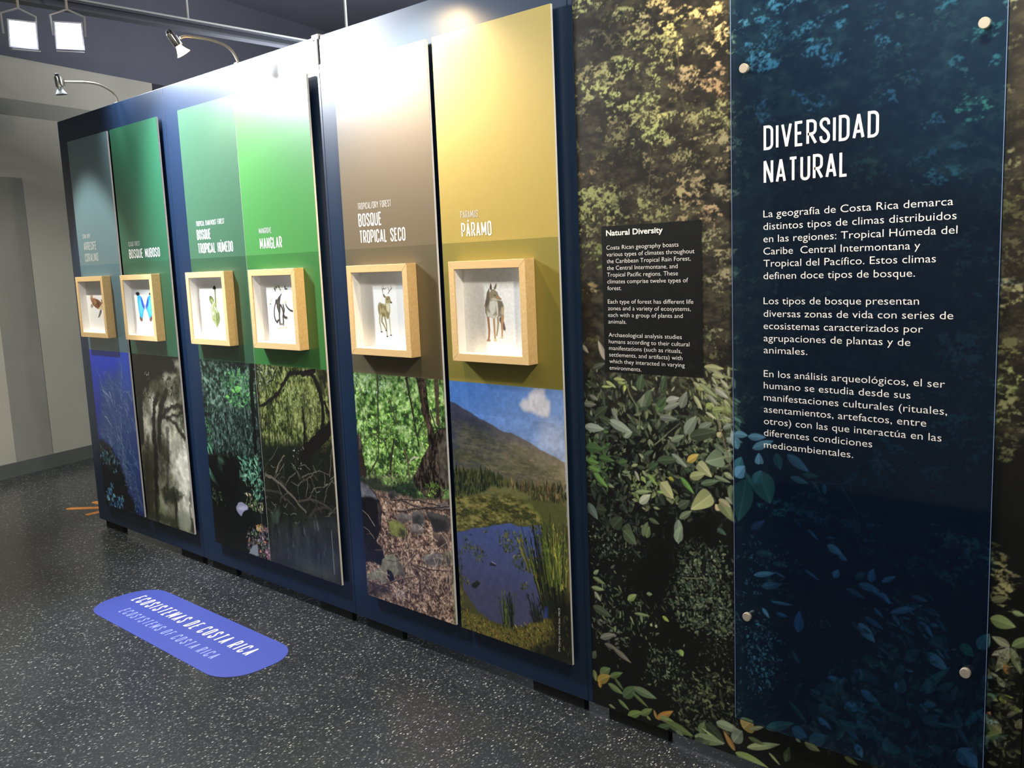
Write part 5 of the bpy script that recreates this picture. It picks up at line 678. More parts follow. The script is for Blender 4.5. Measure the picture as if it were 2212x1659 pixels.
    for q, asp, c, h in (((.2036,1.0295,.0478,1.3745), .62, C(66, 90, 58), 0), ((.2834,1.0298,.0463,1.4233), .5, C(72, 100, 66), 0), ((.2186,.9807,.0581,1.1557), .6, C(78, 96, 72), 0), ((.2084,.9798,.0403,1.2911), .5, C(112, 122, 104), 0), ((.2605,.9704,.0553,.9017), .5, C(84, 112, 66), 0), ((.0666,1.0309,.039,.0378), .2, C(146, 160, 96), 0), ((.0846,1.048,.0398,-.4451), .3, C(150, 166, 104), 0), ((.1127,1.0568,.0421,-.0233), .3, C(140, 154, 90), 0), ((.1524,1.0417,.0195,-1.707), .6, C(166, 186, 84), 0), ((.1273,1.0471,.0273,-.0657), .4, C(130, 146, 84), 0), ((.1752,1.0397,.0238,-.5531), .35, C(140, 152, 110), 0), ((-.0021,.9738,.047,.0013), .42, C(112, 116, 102), 0), ((.0214,1.0009,.0329,-.3777), .45, C(120, 124, 114), 0), ((-.0025,.9025,.0757,-.0234), .36, C(140, 148, 134), 0), ((.0915,.9294,.0889,-.3344), .34, C(138, 150, 134), 0), ((.1014,.9677,.0473,-1.0279), .3, C(112, 118, 108), 0), ((.1457,.883,.0364,.6051), .5, C(132, 142, 122), 0), ((.1595,.9268,.0542,-.6009), .36, C(62, 72, 56), 0), ((.0391,.9373,.0614,.6351), .5, C(52, 66, 46), 0), ((.0035,.9415,.0416,-.5673), .5, C(38, 46, 36), 0), ((.0525,.9385,.0495,-.2798), .4, C(56, 66, 48), 0), ((.0845,1.1115,.0644,1.9896), .32, C(150, 144, 132), 0), ((-.002,1.1542,.0338,-.7949), .4, C(138, 138, 122), 0), ((.0355,1.0844,.052,.3603), .34, C(70, 80, 68), 0), ((.0284,.7607,.066,-.6641), .3, C(96, 136, 66), 0), ((.0003,.7978,.0496,-.1009), .4, C(88, 122, 60), 0), ((.0109,.7769,.0433,-.2163), .4, C(92, 128, 62), 0), ((.0481,.8109,.0613,-.057), .32, C(62, 88, 48), 0), ((-.0004,.8384,.0671,.0032), .5, C(62, 88, 50), 0), ((.122,.8018,.0362,.3202), .6, C(64, 88, 54), 0), ((.1811,.722,.0567,.1763), .24, C(136, 150, 104), 0), ((.1948,.6901,.0515,.6868), .5, C(176, 182, 156), 0), ((.2259,.7814,.0454,-.7349), .3, C(122, 150, 78), 0), ((.2032,.7731,.0248,-.8724), .5, C(140, 160, 84), 0), ((.2209,.7437,.0303,.8991), .5, C(110, 126, 96), 0), ((.1807,.786,.0322,-1.0556), .36, C(148, 152, 134), 0), ((.0021,.6601,.0593,-.8994), .5, C(92, 104, 94), 0), ((.0334,.6464,.0404,.0683), .9, C(50, 58, 42), 0), ((.094,.5971,.0532,.8285), .8, C(54, 66, 48), 0), ((.1378,.6121,.0426,-.8243), .9, C(66, 78, 58), 1), ((.2048,.5913,.0494,1.2052), .5, C(92, 106, 74), 0), ((.2268,.6489,.0381,-.3088), .4, C(76, 88, 62), 0), ((.2304,.7978,.0392,.5828), .6, C(56, 76, 52), 0), ((.2482,.8695,.0247,2.2574), .4, C(112, 116, 92), 0), ((.2151,.8379,.0373,.4955), .4, C(66, 82, 62), 0),
        ((.2792,1.0312,.0456,1.3031), .5, C(56, 76, 52), 0), ((.2935,1.0033,.046,.2838), .5, C(148, 154, 146), 0), ((.2856,.9801,.062,.393), .3, C(120, 130, 116), 0), ((.3408,.9878,.0531,1.1726), .5, C(110, 120, 108), 0), ((.354,.9158,.0653,.9775), .5, C(120, 134, 116), 0), ((.3969,.9296,.0494,.5522), .5, C(108, 120, 104), 0), ((.3682,.9077,.0877,.2806), .4, C(60, 70, 52), 0), ((.3079,.8901,.0488,.4381), .4, C(112, 128, 104), 0), ((.3842,1.0259,.0464,-.983), .3, C(162, 168, 128), 0), ((.4222,.9945,.0251,.5937), .8, C(140, 160, 88), 0), ((.4394,.9897,.0379,.1635), .5, C(132, 148, 90), 0), ((.3988,1.0611,.0684,-.5573), .2, C(132, 146, 104), 0), ((.4503,1.049,.0463,-.5228), .34, C(156, 160, 152), 0), ((.4675,1.0746,.0315,-.7431), .34, C(160, 166, 140), 0), ((.4406,1.0883,.0377,-.1874), .4, C(146, 156, 108), 0), ((.4168,1.1085,.0611,-.0491), .3, C(150, 156, 110), 0), ((.3916,1.0482,.0248,-.1862), .5, C(140, 150, 84), 0), ((.4262,1.032,.0397,-.696), .3, C(136, 142, 130), 0), ((.309,.8529,.0611,-.5956), .3, C(128, 140, 122), 0), ((.2597,.8273,.0684,.1684), .4, C(64, 80, 58), 0), ((.3599,.8363,.044,.6077), .5, C(186, 160, 84), 0), ((.4722,.8626,.0586,-2.8067), .9, C(120, 136, 110), 1), ((.4755,.863,.0293,.2234), 1.2, C(116, 132, 106), 0), ((.4452,.8969,.0416,-.6213), .4, C(96, 110, 88), 0), ((.3938,.8357,.0552,-.6659), .62, C(164, 168, 124), 1), ((.3664,.7921,.0526,.315), .5, C(150, 156, 112), 0), ((.2697,.7641,.0606,-.7981), .62, C(170, 172, 124), 0), ((.2964,.7827,.0199,-.3775), .6, C(150, 150, 60), 0), ((.3372,.7882,.0603,-.7828), .28, C(96, 140, 70), 0), ((.4331,.7519,.0839,-2.4505), .62, C(164, 170, 118), 1), ((.3283,.6985,.0449,.6017), .6, C(70, 82, 64), 0), ((.3314,.6661,.0503,.6297), .4, C(108, 120, 92), 0), ((.3276,.6622,.0732,-1.5889), .4, C(128, 144, 122), 0), ((.4604,.71,.0217,2.2491), .9, C(186, 170, 130), 0), ((.4641,.7359,.0686,-.8804), .55, C(128, 138, 96), 1), ((.4572,.7412,.0407,-.411), .5, C(156, 152, 118), 0), ((.4779,.7507,.0323,-.586), .4, C(140, 146, 124), 0), ((.4751,.8193,.0336,-.4518), .5, C(142, 154, 118), 0), ((.4442,.8058,.0524,-.2282), .24, C(112, 126, 96), 0), ((.4951,.7877,.0557,-1.3969), .5, C(120, 134, 100), 0), ((.2632,.9848,.0438,.7986), .5, C(60, 82, 54), 0), ((.2653,.9101,.0444,.8103), .5, C(44, 52, 42), 0), ((.4828,.9165,.0266,-.506), .6, C(134, 142, 132), 0), ((.4557,.9168,.0194,.8994), .9, C(170, 166, 124), 0), ((.2576,.7341,.0228,.001), .4, C(130, 160, 90), 0), ((.4529,.6577,.0309,-.4804), .5, C(60, 86, 72), 0), ((.4019,.7777,.062,.2908), .3, C(86, 106, 80), 0), ((.4729,.9433,.037,.4316), .4, C(122, 132, 120), 0), ((.2701,.9561,.0592,-.0198), .34, C(104, 114, 104), 0),
        ((.1438,.3778,.0415,.6725), .5, C(136, 150, 90), 0), ((.213,.4143,.0207,.1181), .6, C(120, 132, 96), 0), ((.0062,.3886,.0508,.0376), .3, C(130, 140, 100), 0), ((.0172,.3768,.0368,-.8454), .4, C(140, 146, 122), 0), ((.0132,.4233,.0491,-.2739), .3, C(110, 122, 84), 0), ((.0164,.4335,.0275,.735), .5, C(126, 138, 100), 0), ((.0097,.3274,.0746,-.2446), .4, C(70, 82, 62), 0), ((.0347,.2283,.0655,.4335), .34, C(116, 120, 104), 0), ((.0511,.2135,.0501,-.1106), .34, C(96, 98, 84), 0), ((.0844,.2082,.074,-.4309), .26, C(112, 108, 94), 0), ((.3255,.2695,.0219,-1.1246), .9, C(142, 164, 92), 0), ((.2676,.3574,.0255,-.5083), .5, C(150, 164, 80), 0), ((.1667,.3418,.0577,.0858), .2, C(120, 132, 92), 0), ((.1504,.3286,.0237,-1.0023), .3, C(134, 144, 104), 0), ((.1904,.343,.0268,-1.3998), .4, C(116, 128, 92), 0), ((.226,.3154,.0102,1.2929), 1, C(160, 168, 130), 0), ((.244,.3154,.0104,1.4499), 1, C(156, 166, 130), 0), ((.0005,.1513,.0324,1.0767), .7, C(80, 90, 74), 0), ((.4591,.3704,.0236,-.3007), .6, C(84, 96, 62), 0), ((.1341,.5951,.0577,-.6375), .7, C(80, 94, 68), 0), ((.2172,.5877,.039,1.2829), .5, C(96, 112, 74), 0), ((.3216,.5938,.0513,1.3162), .6, C(130, 146, 122), 0), ((.4056,.5118,.0651,1.4863), .24, C(14, 16, 15), 0),
        ((.0536,.118,.0186,1.8465), .9, C(110, 124, 76), 0), ((.0305,.1064,.0511,.6554), .6, C(96, 112, 70), 0), ((.0673,.1076,.0586,.5242), .34, C(92, 110, 66), 0), ((.0181,.0783,.0628,.5902), .5, C(150, 128, 62), 0), ((.0289,.0596,.0312,1.6281), .5, C(160, 124, 58), 0), ((.005,.1135,.0377,-1.3749), .5, C(116, 130, 74), 0), ((.0609,.0839,.0606,-.3086), .36, C(104, 122, 76), 0), ((.0868,.1086,.0431,-.7255), .3, C(82, 96, 56), 0), ((.1183,.0558,.0716,.7955), .5, C(78, 98, 66), 0), ((.1575,.0989,.0844,-.108), .34, C(104, 120, 88), 0), ((.0987,.0425,.0466,-.5181), .3, C(106, 124, 76), 0), ((.1517,.0829,.0656,-.4978), .2, C(92, 108, 62), 0), ((.1331,-.0018,.0634,.5325), .4, C(110, 130, 72), 0), ((.1821,.0191,.054,.6529), .4, C(104, 122, 70), 0), ((.2034,.0214,.0179,-.5244), .6, C(120, 130, 90), 0), ((.24,.0241,.0746,.6479), .3, C(166, 120, 60), 0), ((.24,.0241,.0289,1.9152), .4, C(146, 116, 60), 0), ((.2505,.0323,.051,.0593), .4, C(120, 132, 84), 0), ((.2708,.0251,.0976,-.1333), .3, C(92, 108, 62), 0), ((.2393,-.0089,.0659,.5288), .34, C(70, 84, 54), 0), ((.3059,.0092,.0287,-.3203), .6, C(100, 112, 84), 0), ((.0614,.0137,.0259,-.2553), .4, C(120, 124, 90), 0), ((.3364,.0516,.0196,-.014), .6, C(96, 106, 74), 0), ((.3896,.0287,.0436,1.2227), .6, C(96, 112, 72), 0), ((.4092,.0669,.0732,-.6036), .5, C(52, 60, 44), 0), ((.4648,.0192,.076,2.7461), .14, C(150, 164, 110), 0), ((.37,.0129,.1002,.1236), .34, C(122, 136, 96), 0), ((.4422,.0802,.0731,.0081), .4, C(140, 150, 120), 0), ((.5014,.0146,.0609,2.2057), .3, C(150, 116, 64), 0), ((.497,.0394,.0522,1.0194), .7, C(120, 132, 112), 0), ((.3698,-.0008,.0497,.2517), .5, C(60, 70, 52), 0), ((.3939,-.0059,.0373,.6871), .5, C(80, 92, 66), 0),
        ((.5173,.8902,.0537,1.9429), .5, C(176, 190, 186), 0), ((.5076,.932,.0394,-.0528), .5, C(196, 206, 200), 0), ((.547,.9269,.0513,.0742), .4, C(196, 206, 206), 0), ((.5598,.8965,.0663,.4291), .34, C(180, 194, 190), 0), ((.5789,.8564,.0301,1.6204), .85, C(190, 200, 200), 1), ((.5135,.8343,.038,1.208), .8, C(110, 150, 140), 0), ((.5101,.8122,.0435,.9097), .8, C(190, 206, 214), 0), ((.5756,.8362,.0901,-1.1738), .75, C(78, 106, 84), 0), ((.5658,.8014,.0437,1.1099), .7, C(96, 130, 120), 0), ((.5398,.8101,.1241,-1.7653), .5, C(62, 90, 72), 0), ((.6571,.8912,.072,-.5795), .36, C(196, 206, 220), 0), ((.6996,.8436,.0414,.028), .4, C(100, 130, 110), 0), ((.6664,.8333,.0494,-.2254), .36, C(150, 170, 170), 0), ((.7234,.8322,.0394,-.9278), .3, C(90, 110, 90), 0), ((.7556,.828,.0288,-1.5135), .5, C(120, 140, 150), 0), ((.5366,.8281,.0446,-.9513), .36, C(80, 110, 90), 0), ((.6263,.8906,.0449,-1.291), .6, C(80, 120, 110), 0), ((.7654,.6693,.0445,-.4299), .5, C(180, 196, 220), 0), ((.7944,.6485,.025,-.4132), .6, C(150, 170, 200), 0), ((.7151,.7015,.0365,-.7452), .24, C(110, 140, 160), 0), ((.5614,.5461,.0676,.2994), .24, C(120, 150, 160), 0), ((.6229,.5685,.0336,-.3581), .2, C(100, 120, 140), 0), ((.5842,.5196,.0639,.313), .34, C(76, 100, 110), 0), ((.7065,.5921,.0446,-.5079), .2, C(120, 140, 170), 0), ((.7834,.5875,.0256,1.1133), .7, C(150, 180, 210), 0), ((.846,.5836,.0525,-.1076), .4, C(130, 160, 190), 0), ((.8152,.5651,.0503,-.3103), .34, C(76, 100, 120), 0), ((.8706,.6062,.029,1.0936), .5, C(120, 150, 180), 0), ((.8374,.5962,.0317,.6731), .6, C(76, 110, 124), 0), ((.6166,.5919,.0409,-.0209), .4, C(50, 80, 76), 0), ((.5683,.6103,.052,.1345), .4, C(46, 70, 66), 0), ((.7623,.6893,.026,.0703), .3, C(90, 120, 140), 0), ((.5555,.6733,.0501,.6788), .4, C(50, 64, 90), 0),
        ((.8746,.5956,.0341,1.3419), .6, C(130, 160, 200), 0), ((.903,.6018,.0392,.5736), .34, C(140, 170, 200), 0), ((.8748,.5784,.053,-.393), .24, C(120, 150, 190), 0),
        ((.8468,.4811,.0576,-.7558), .5, C(190, 205, 225), 0), ((.6885,.4164,.061,1.5158), .44, C(120, 150, 200), 0), ((.5866,.4591,.0315,-.8661), .4, C(150, 180, 190), 0), ((.6127,.4834,.0616,.0622), .16, C(110, 150, 170), 0), ((.6273,.4545,.0327,-.0831), .4, C(96, 130, 170), 0), ((.9023,.5743,.034,-.87), .4, C(140, 170, 210), 0), ((.9246,.527,.0829,.4659), .2, C(140, 170, 200), 0), ((.9308,.5253,.0304,-.9725), .4, C(140, 170, 200), 0), ((.8843,.5305,.0324,-.6777), .3, C(120, 150, 180), 0), ((.8625,.5019,.052,-.4226), .3, C(96, 130, 160), 0), ((.952,.524,.0212,-.1369), .3, C(110, 140, 160), 0), ((.9876,.5328,.0238,-.1598), .3, C(110, 150, 170), 0), ((1.017,.5209,.0202,.0951), .5, C(110, 150, 160), 0), ((1.0099,.4483,.0585,-.5562), .5, C(190, 206, 226), 0), ((.9635,.3928,.0181,-.073), .5, C(170, 190, 210), 0), ((.7689,.3152,.037,.0153), .4, C(140, 180, 220), 0), ((.8554,.3066,.0548,-.4915), .44, C(150, 180, 220), 0), ((.8133,.2448,.0588,.48), .5, C(150, 186, 220), 0), ((.9464,.3279,.0417,1.2918), .7, C(150, 180, 210), 0), ((.7422,.1968,.0445,-.5429), .4, C(150, 180, 220), 0), ((.8466,.2243,.0805,-.4886), .5, C(70, 108, 130), 0), ((.8466,.2208,.0225,-.748), .5, C(130, 170, 210), 0), ((.807,.2041,.0553,-.6678), .34, C(110, 150, 190), 0), ((.8441,.1571,.0366,-1.0946), .6, C(150, 180, 220), 0), ((.6712,.1403,.0445,-.2452), .8, C(100, 140, 170), 0), ((.7215,.1174,.0599,.6244), .6, C(90, 126, 140), 0), ((.597,.1151,.0918,.4796), .3, C(80, 124, 110), 0), ((.6639,.2149,.0636,-.7432), .24, C(66, 110, 104), 0), ((.742,.2289,.0514,.046), .3, C(80, 124, 130), 0), ((.9973,.3469,.106,.8788), .2, C(84, 140, 130), 0), ((1.0869,.2298,.054,-.6552), .95, C(160, 186, 216), 0), ((1.0068,.3171,.0298,.2047), .6, C(120, 160, 190), 0), ((1.0993,.2922,.07,.9673), .24, C(84, 130, 140), 0), ((1.0911,.283,.049,1.8282), .3, C(76, 120, 130), 0), ((1.0911,.2862,.0488,-3.0065), .24, C(76, 120, 130), 0), ((1.0856,.2811,.0438,-1.0072), .3, C(76, 120, 130), 0), ((1.0858,.4913,.0367,-.6971), .7, C(90, 150, 120), 0), ((1.1242,.4893,.0471,1.125), .6, C(110, 160, 160), 0), ((1.0152,.4723,.0504,.5713), .5, C(60, 110, 96), 0), ((.9235,.4078,.0412,1.0405), .5, C(60, 106, 90), 0), ((.963,.419,.0475,.8289), .6, C(60, 100, 96), 0), ((.8543,.3883,.0571,.0472), .5, C(50, 90, 66), 0), ((.8353,.3487,.0642,-.0228), .5, C(60, 92, 120), 0), ((.7417,.2787,.0623,.189), .5, C(60, 96, 130), 0), ((.9082,.1866,.1004,-.3843), .3, C(50, 84, 66), 0), ((.8787,.2453,.0297,-.2584), .3, C(76, 120, 150), 0),
        ((.5274,.0914,.0441,.839), 1.1, C(190, 164, 96), 0), ((.547,.0942,.0527,.4986), .24, C(156, 160, 116), 0), ((.6822,.1146,.0156,-.3919), .6, C(180, 184, 140), 0), ((.7073,.1124,.0436,-.2405), .5, C(170, 180, 130), 0), ((.8146,.1112,.037,-.3273), .4, C(130, 148, 80), 0), ((.5388,.0378,.109,.4231), .2, C(146, 154, 112), 0), ((.5029,.0094,.1098,-.1247), .3, C(132, 146, 88), 0), ((.5429,.0699,.0504,-.1042), .3, C(90, 104, 62), 0), ((.6044,.046,.0422,-.6433), .2, C(134, 144, 96), 0), ((.6531,.0374,.0499,1.3489), .4, C(60, 70, 48), 0),
        ((1.1461,.5689,.0531,-.1512), .6, C(134, 150, 100), 0), ((1.1898,.5947,.0258,-.1051), .5, C(140, 160, 110), 0), ((1.1872,.5126,.0399,2.7708), .5, C(150, 156, 126), 0), ((1.1873,.5096,.0457,-2.4754), .4, C(160, 160, 140), 0), ((1.1874,.5066,.0683,-1.9764), .3, C(150, 150, 126), 0), ((1.1899,.5103,.0616,-1.1974), .3, C(120, 132, 96), 0), ((1.1923,.514,.0556,.6355), .4, C(120, 140, 90), 0), ((1.1867,.4453,.0294,1.8717), .5, C(150, 110, 56), 0), ((1.1447,.433,.0215,.1483), .6, C(136, 142, 112), 0), ((1.1799,.4126,.0282,2.1981), .5, C(130, 136, 110), 0), ((1.1447,.3862,.0258,-.4611), .6, C(130, 146, 104), 0), ((1.1704,.3786,.0322,.4894), .7, C(110, 124, 56), 0), ((1.1918,.3669,.026,-.0314), .6, C(104, 116, 60), 0), ((1.148,.3213,.0368,-.6142), .9, C(120, 128, 88), 0), ((1.1465,.2797,.0393,.6406), .5, C(104, 120, 70), 0), ((1.1475,.6118,.0363,.3908), .5, C(104, 106, 76), 0), ((1.1476,.3338,.0122,1.1421), .8, C(170, 120, 90), 0), ((1.2063,.3222,.0349,1.0585), .5, C(116, 120, 88), 0)):
        cv.leaf(q[0], q[1], q[2], q[2] * asp, q[3], c, 1.0, .35, h)
    for p in ([(.7175,.8285),(.7613,.8288),(.7984,.8326),(.8152,.842),(.825,.8321),(.8239,.812)], [(.7999,.8285),(.8212,.7974),(.8382,.7688),(.8441,.7442),(.8471,.7219)], [(.841,.7664),(.8576,.762),(.8712,.7615)]): cv.stroke(p, .003, .002, C(96, 110, 130), .9)
    for p, c in (([(.4562,.9602),(.4694,.9275),(.4858,.8735),(.4972,.8346)], C(120, 104, 84)), ([(.1548,1.0523),(.1702,1.0116),(.1941,.9787),(.2015,.9481),(.2008,.9202)], C(112, 122, 84)), ([(.2647,.8838),(.2991,.9135),(.3363,.9428)], C(96, 104, 80)), ([(.2523,.8734),(.2926,.9052)], C(120, 124, 92)), ([(.3391,.4911),(.4102,.5034)], C(110, 116, 90)), ([(1.1378,.4853),(1.177,.5067)], C(14, 14, 12)), ([(1.1129,.4047),(1.1646,.3924),(1.2171,.3873)], C(14, 14, 12))): cv.stroke(p, .004, .003, c, .95)
    bg([(.5293,.401),(.6273,.4222),(.6346,.2826),(.5436,.1956)], 260, .006, .016, [C(90, 130, 130), C(60, 92, 96), C(120, 160, 164)], asp=.4); bg([(.835,.3829),(.995,.4604),(1.1353,.4799),(1.1525,.2596),(1.0308,.16),(.7426,.1285),(.7277,.2887)], 420, .012, .05, [C(84, 126, 116), C(104, 146, 150), C(66, 100, 90), C(130, 170, 176), C(44, 70, 60)], al=.62); bg([(.833,.5585),(1.0387,.5801),(1.0408,.4856),(.9044,.4359),(.8404,.4728)], 70, .012, .04, [C(130, 160, 186), C(90, 120, 140), C(70, 96, 100)], 5.0, 6.2, .3); bg([(1.1486,.4836),(1.2133,.5016),(1.2222,.2315),(1.1486,.204)], 200, .006, .022, [C(84, 92, 60), C(54, 60, 42), C(116, 122, 92), C(34, 38, 28)], al=.8); bg([(.5221,.6234),(.6759,.6524),(.6762,.5033),(.521,.4671)], 120, .006, .018, [C(66, 100, 100), C(90, 130, 134)], al=.7); bg([(.7233,.4919),(.7744,.4835),(.7613,.4284),(.7201,.4281)], 40, .005, .014, [C(60, 84, 90), C(40, 60, 64)])
    cv.poly([(1.0561,1.3301),(1.0702,1.3479),(1.0939,1.3539),(1.113,1.3446),(1.1206,1.3216),(1.1162,1.3115),(1.0855,1.3117),(1.0955,1.2937),(1.0792,1.2782),(1.0618,1.2989)], C(12, 14, 16), .012, .7, .006)
    up = np.clip((cv.Z - .9) / .3, 0, 1)[..., None]; g = cv.a.mean(-1, keepdims=True); cv.a = cv.a * (1 - up) + (cv.a * .66 + g * .34 * np.array([1.04, 1.0, .86])) * np.array([1.0, .98, .98]) * up
    cv.a = np.clip(cv.a, 0, .95)
def mural_side(cv):
    forest_base(cv); r = cv.rng
    for k in range(200):
        x, z = r.random() * cv.w, .9 + r.random() * 1.36; tree(cv, x, z, .03 + .04 * r.random(), .016 + .03 * r.random(), np.array([C(96, 100, 62), C(110, 104, 74)][k % 2]) * (.4 + .6 * r.random()), .7, .014)
    cv.scatter([(0, 0), (cv.w, 0), (cv.w, .95), (0, .95)], 900, .02, .08, [C(60, 70, 46), C(96, 106, 72), C(40, 46, 34), C(120, 128, 96)], .4, vein=.3)
MURAL = (mural_art, .002, 1.0, mural_side)
# ================================================================ the setting
def struct(name, bm, m): return obj(name, bm, m, None, kind='structure')
struct('floor', B((-10.0, -3.13, -0.1), (3.0, 6.0, 0.0)), M['floor'])
struct('ceiling', B((-10.0, -3.13, 4.0), (3.0, 6.0, 4.1)), M['navy'])
struct('wall_front', B((-10.0, -3.23, 0.0), (3.0, -3.13, 4.0)), M['concrete'])
struct('wall_right', B((3.0, -3.23, 0.0), (3.1, 6.0, 4.0)), M['concrete'])
struct('wall_back', B((-10.0, 6.0, 0.0), (3.1, 6.1, 4.0)), M['navy'])
# the far gallery wall stands a little out of square with the display
WP = Vector((-7.234, 0.078, 0)); WT = Vector((-0.2568, 0.9665, 0)).normalized(); WN = Vector((WT.y, -WT.x, 0))
def wall_box(t0, t1, d0, d1, z0, z1):
    bm = bmesh.new(); vs = []
    for z in (z0, z1):
        for t, d in ((t0, d0), (t1, d0), (t1, d1), (t0, d1)): vs.append(bm.verts.new(WP + WT * t + WN * d + Vector((0, 0, z))))
    for q in ((0, 3, 2, 1), (4, 5, 6, 7), (0, 1, 5, 4), (1, 2, 6, 5), (2, 3, 7, 6), (3, 0, 4, 7)): bm.faces.new([vs[i] for i in q])
    bmesh.ops.recalc_face_normals(bm, faces=bm.faces[:]); return bm
struct('wall_left', wall_box(-3.3, 1.757, 0.0, -0.2, 0.0, 3.10), M['concrete'])
struct('baseboard_left', wall_box(-3.3, 1.757, 0.016, 0.0, 0.0, 0.105), M['base'])
struct('wall_shadow_band', wall_box(.14, .445, .003, 0.0, .105, 2.22), M['patch'])  # cast shadow on the wall, put in as a thin darker plate
struct('wall_dark_band', wall_box(-3.3, 1.757, .006, 0.0, 2.675, 2.79), M['patch'])  # darker horizontal band along the upper wall
struct('trim_1', wall_box(-3.3, 6.0, 0.004, -0.2, 3.10, 4.0), M['navy'])
struct('wall_left_recess', wall_box(1.757, 6.0, -1.2, -1.3, 0.0, 3.10), M['navy'])
# ---------------------------------------------------------------- lighting beam hung from the ceiling on rods
t = empty('lighting_beam', (-5.3, 1.0, 3.0), 'long grey lighting beam hanging under the dark ceiling on thin rods', 'beam')
bm = bmesh.new(); box(bm, (-5.38, -2.2, 2.985), (-5.30, 4.6, 3.0)); box(bm, (-5.355, -2.2, 2.955), (-5.325, 4.6, 2.985)); box(bm, (-5.38, -2.2, 2.944), (-5.30, 4.6, 2.956))
obj('beam_profile', bm, M['beam'], t)
obj('edge_strip', B((-5.301, -2.2, 2.996), (-5.292, 4.6, 3.006)), M['wire'], t)  # pale strip paints in the light along the beam's top edge
for y in (-1.4, 0.85): 
    bm = bmesh.new(); tube(bm, ((-5.34, y, 3.0), (-5.34, y, 4.0)), 0.009); obj('hanging_rod', bm, M['wire'], t)
t = empty('ceiling_rod', (-5.3, 2.045, 4.0), 'thin pale rod hanging from the ceiling above the blown-out green board', 'rod')
bm = bmesh.new(); tube(bm, ((-5.3, 2.045, 2.6), (-5.3, 2.045, 4.0)), 0.010); obj('rod', bm, M['wire'], t)
bm = bmesh.new(); box(bm, (-5.36, 1.99, 2.58), (-5.24, 2.10, 2.61), bevel=.006); obj('end_plate', bm, M['beam'], t)
# ---------------------------------------------------------------- floodlights
def flood(P, dirv, label, doors):
    t = empty('floodlight', P, label, 'floodlight', 'floodlights hanging at the left')
    K = 1.24
    d = Vector(dirv).normalized(); u = Vector((0, 0, 1)).cross(d).normalized(); v = d.cross(u)
    def bx(bm, u0, u1, v0, v1, d0, d1, taper=1.0):
        vs = []
        for dd, k in ((d0 * K, taper * K), (d1 * K, K)):
            for a, b in ((u0, v0), (u1, v0), (u1, v1), (u0, v1)): vs.append(bm.verts.new(P + u * a * k + v * b * k + d * dd))
        for q in ((0, 3, 2, 1), (4, 5, 6, 7), (0, 1, 5, 4), (1, 2, 6, 5), (2, 3, 7, 6), (3, 0, 4, 7)): bm.faces.new([vs[i] for i in q])
        bmesh.ops.recalc_face_normals(bm, faces=bm.faces[:])
    bm = bmesh.new(); bx(bm, -.052, .052, -.049, .049, -.08, 0, .7); obj('housing', bm, M['pod'], t)
    bm = bmesh.new(); lathe(bm, P + d * 0.0005, d, ((0, .055), (.004, .055), (.014, .046), (.021, .026), (.024, .001)), 28); obj('lens', bm, M['led'], t, True)
    bm = bmesh.new()
    for a, b, c, e in ((-.052, .052, .046, .052), (-.052, .052, -.052, -.046), (-.052, -.046, -.046, .046), (.046, .052, -.046, .046)): bx(bm, a, b, c, e, 0, .02)
    obj('bezel', bm, M['pod'], t)
    bm = bmesh.new(); bx(bm, -.05, .05, -.062, -.058, .01, .065); dr = obj('barn_door', bm, M['pod'], t)
    bm = bmesh.new(); pa = [P + u * .072 - d * .05, P + u * .077 + v * .093 - d * .05, P + v * .124 - d * .05, P - u * .077 + v * .093 - d * .05, P - u * .072 - d * .05]
    tube(bm, pa, .006, 6); obj('yoke', bm, M['wire'], t)
    bm = bmesh.new(); tube(bm, (P + v * .124 - d * .05, P + v * .124 - d * .05 + Vector((0, 0, 4.0 - (P + v * .124 - d * .05).z))), .007, 8); obj('drop_rod', bm, M['steel'], t)
    return t
flood(FL1, (1, -.18, -.16), 'white floodlight with open lower flap, nearest the left edge of the photo', 1)
flood(FL2, (1, -.45, -.22), 'glaring white floodlight, right one of the hanging pair', 1)
# ---------------------------------------------------------------- partition modules
WL, WB, TOP, BOT = -5.3375, -1.6775, 2.328, 0.045
def module(x0, x1, m, label, edge=True, print_fn=None):
    t = empty('partition_module', ((x0 + x1) / 2, 0.02, 0), label, 'partition', 'modules of the long partition')
    bm = bmesh.new(); box(bm, (x0 + .0008, 0.0, BOT), (x1 - .0008, 0.045, TOP), bevel=.0012); obj('board', bm, m, t)
    if edge:
        for xx in ((x1 - .022,) if x1 > -2 else ()):
            obj('edge_strip', B((xx - .0012, -.0012, BOT + .002), (xx + .0012, 0, TOP - .002)), m, t)
    for xx in (x0 + .16, x1 - .16): obj('foot', B((xx - .11, .016, 0.0), (xx + .11, .040, BOT)), M['dark'], t)
    return t
mods = []
for k, lb in enumerate(('navy blue partition module at the far left end, behind the coral reef board',
                        'navy blue partition module in the middle, behind the humid forest and mangrove boards',
                        'navy blue partition module beside the leafy mural, behind the dry forest and paramo boards')):
    mods.append(module(WL + 1.22 * k, WL + 1.22 * (k + 1), M['blue'], lb))
t = empty('joint_clip', (WL + 2.44, 0, TOP), 'small white clip on top of the partition joint, above the blown-out boards', 'clip')
bm = bmesh.new(); box(bm, (WL + 2.44 - .03, -.006, TOP - .012), (WL + 2.44 + .012, .05, TOP + .008), bevel=.003); box(bm, (WL + 2.44 - .008, -.006, TOP - .10), (WL + 2.44 + .002, -.0012, TOP - .008)); obj('clip', bm, M['white'], t)
mural = module(WB, WB + 1.22, M['black'], 'tall leafy forest mural panel with a dark block of English text', edge=False)
mural2 = module(WB + 1.22, WB + 2.44, M['black'], 'dark forest mural panel continuing past the right edge of the photo', edge=False)
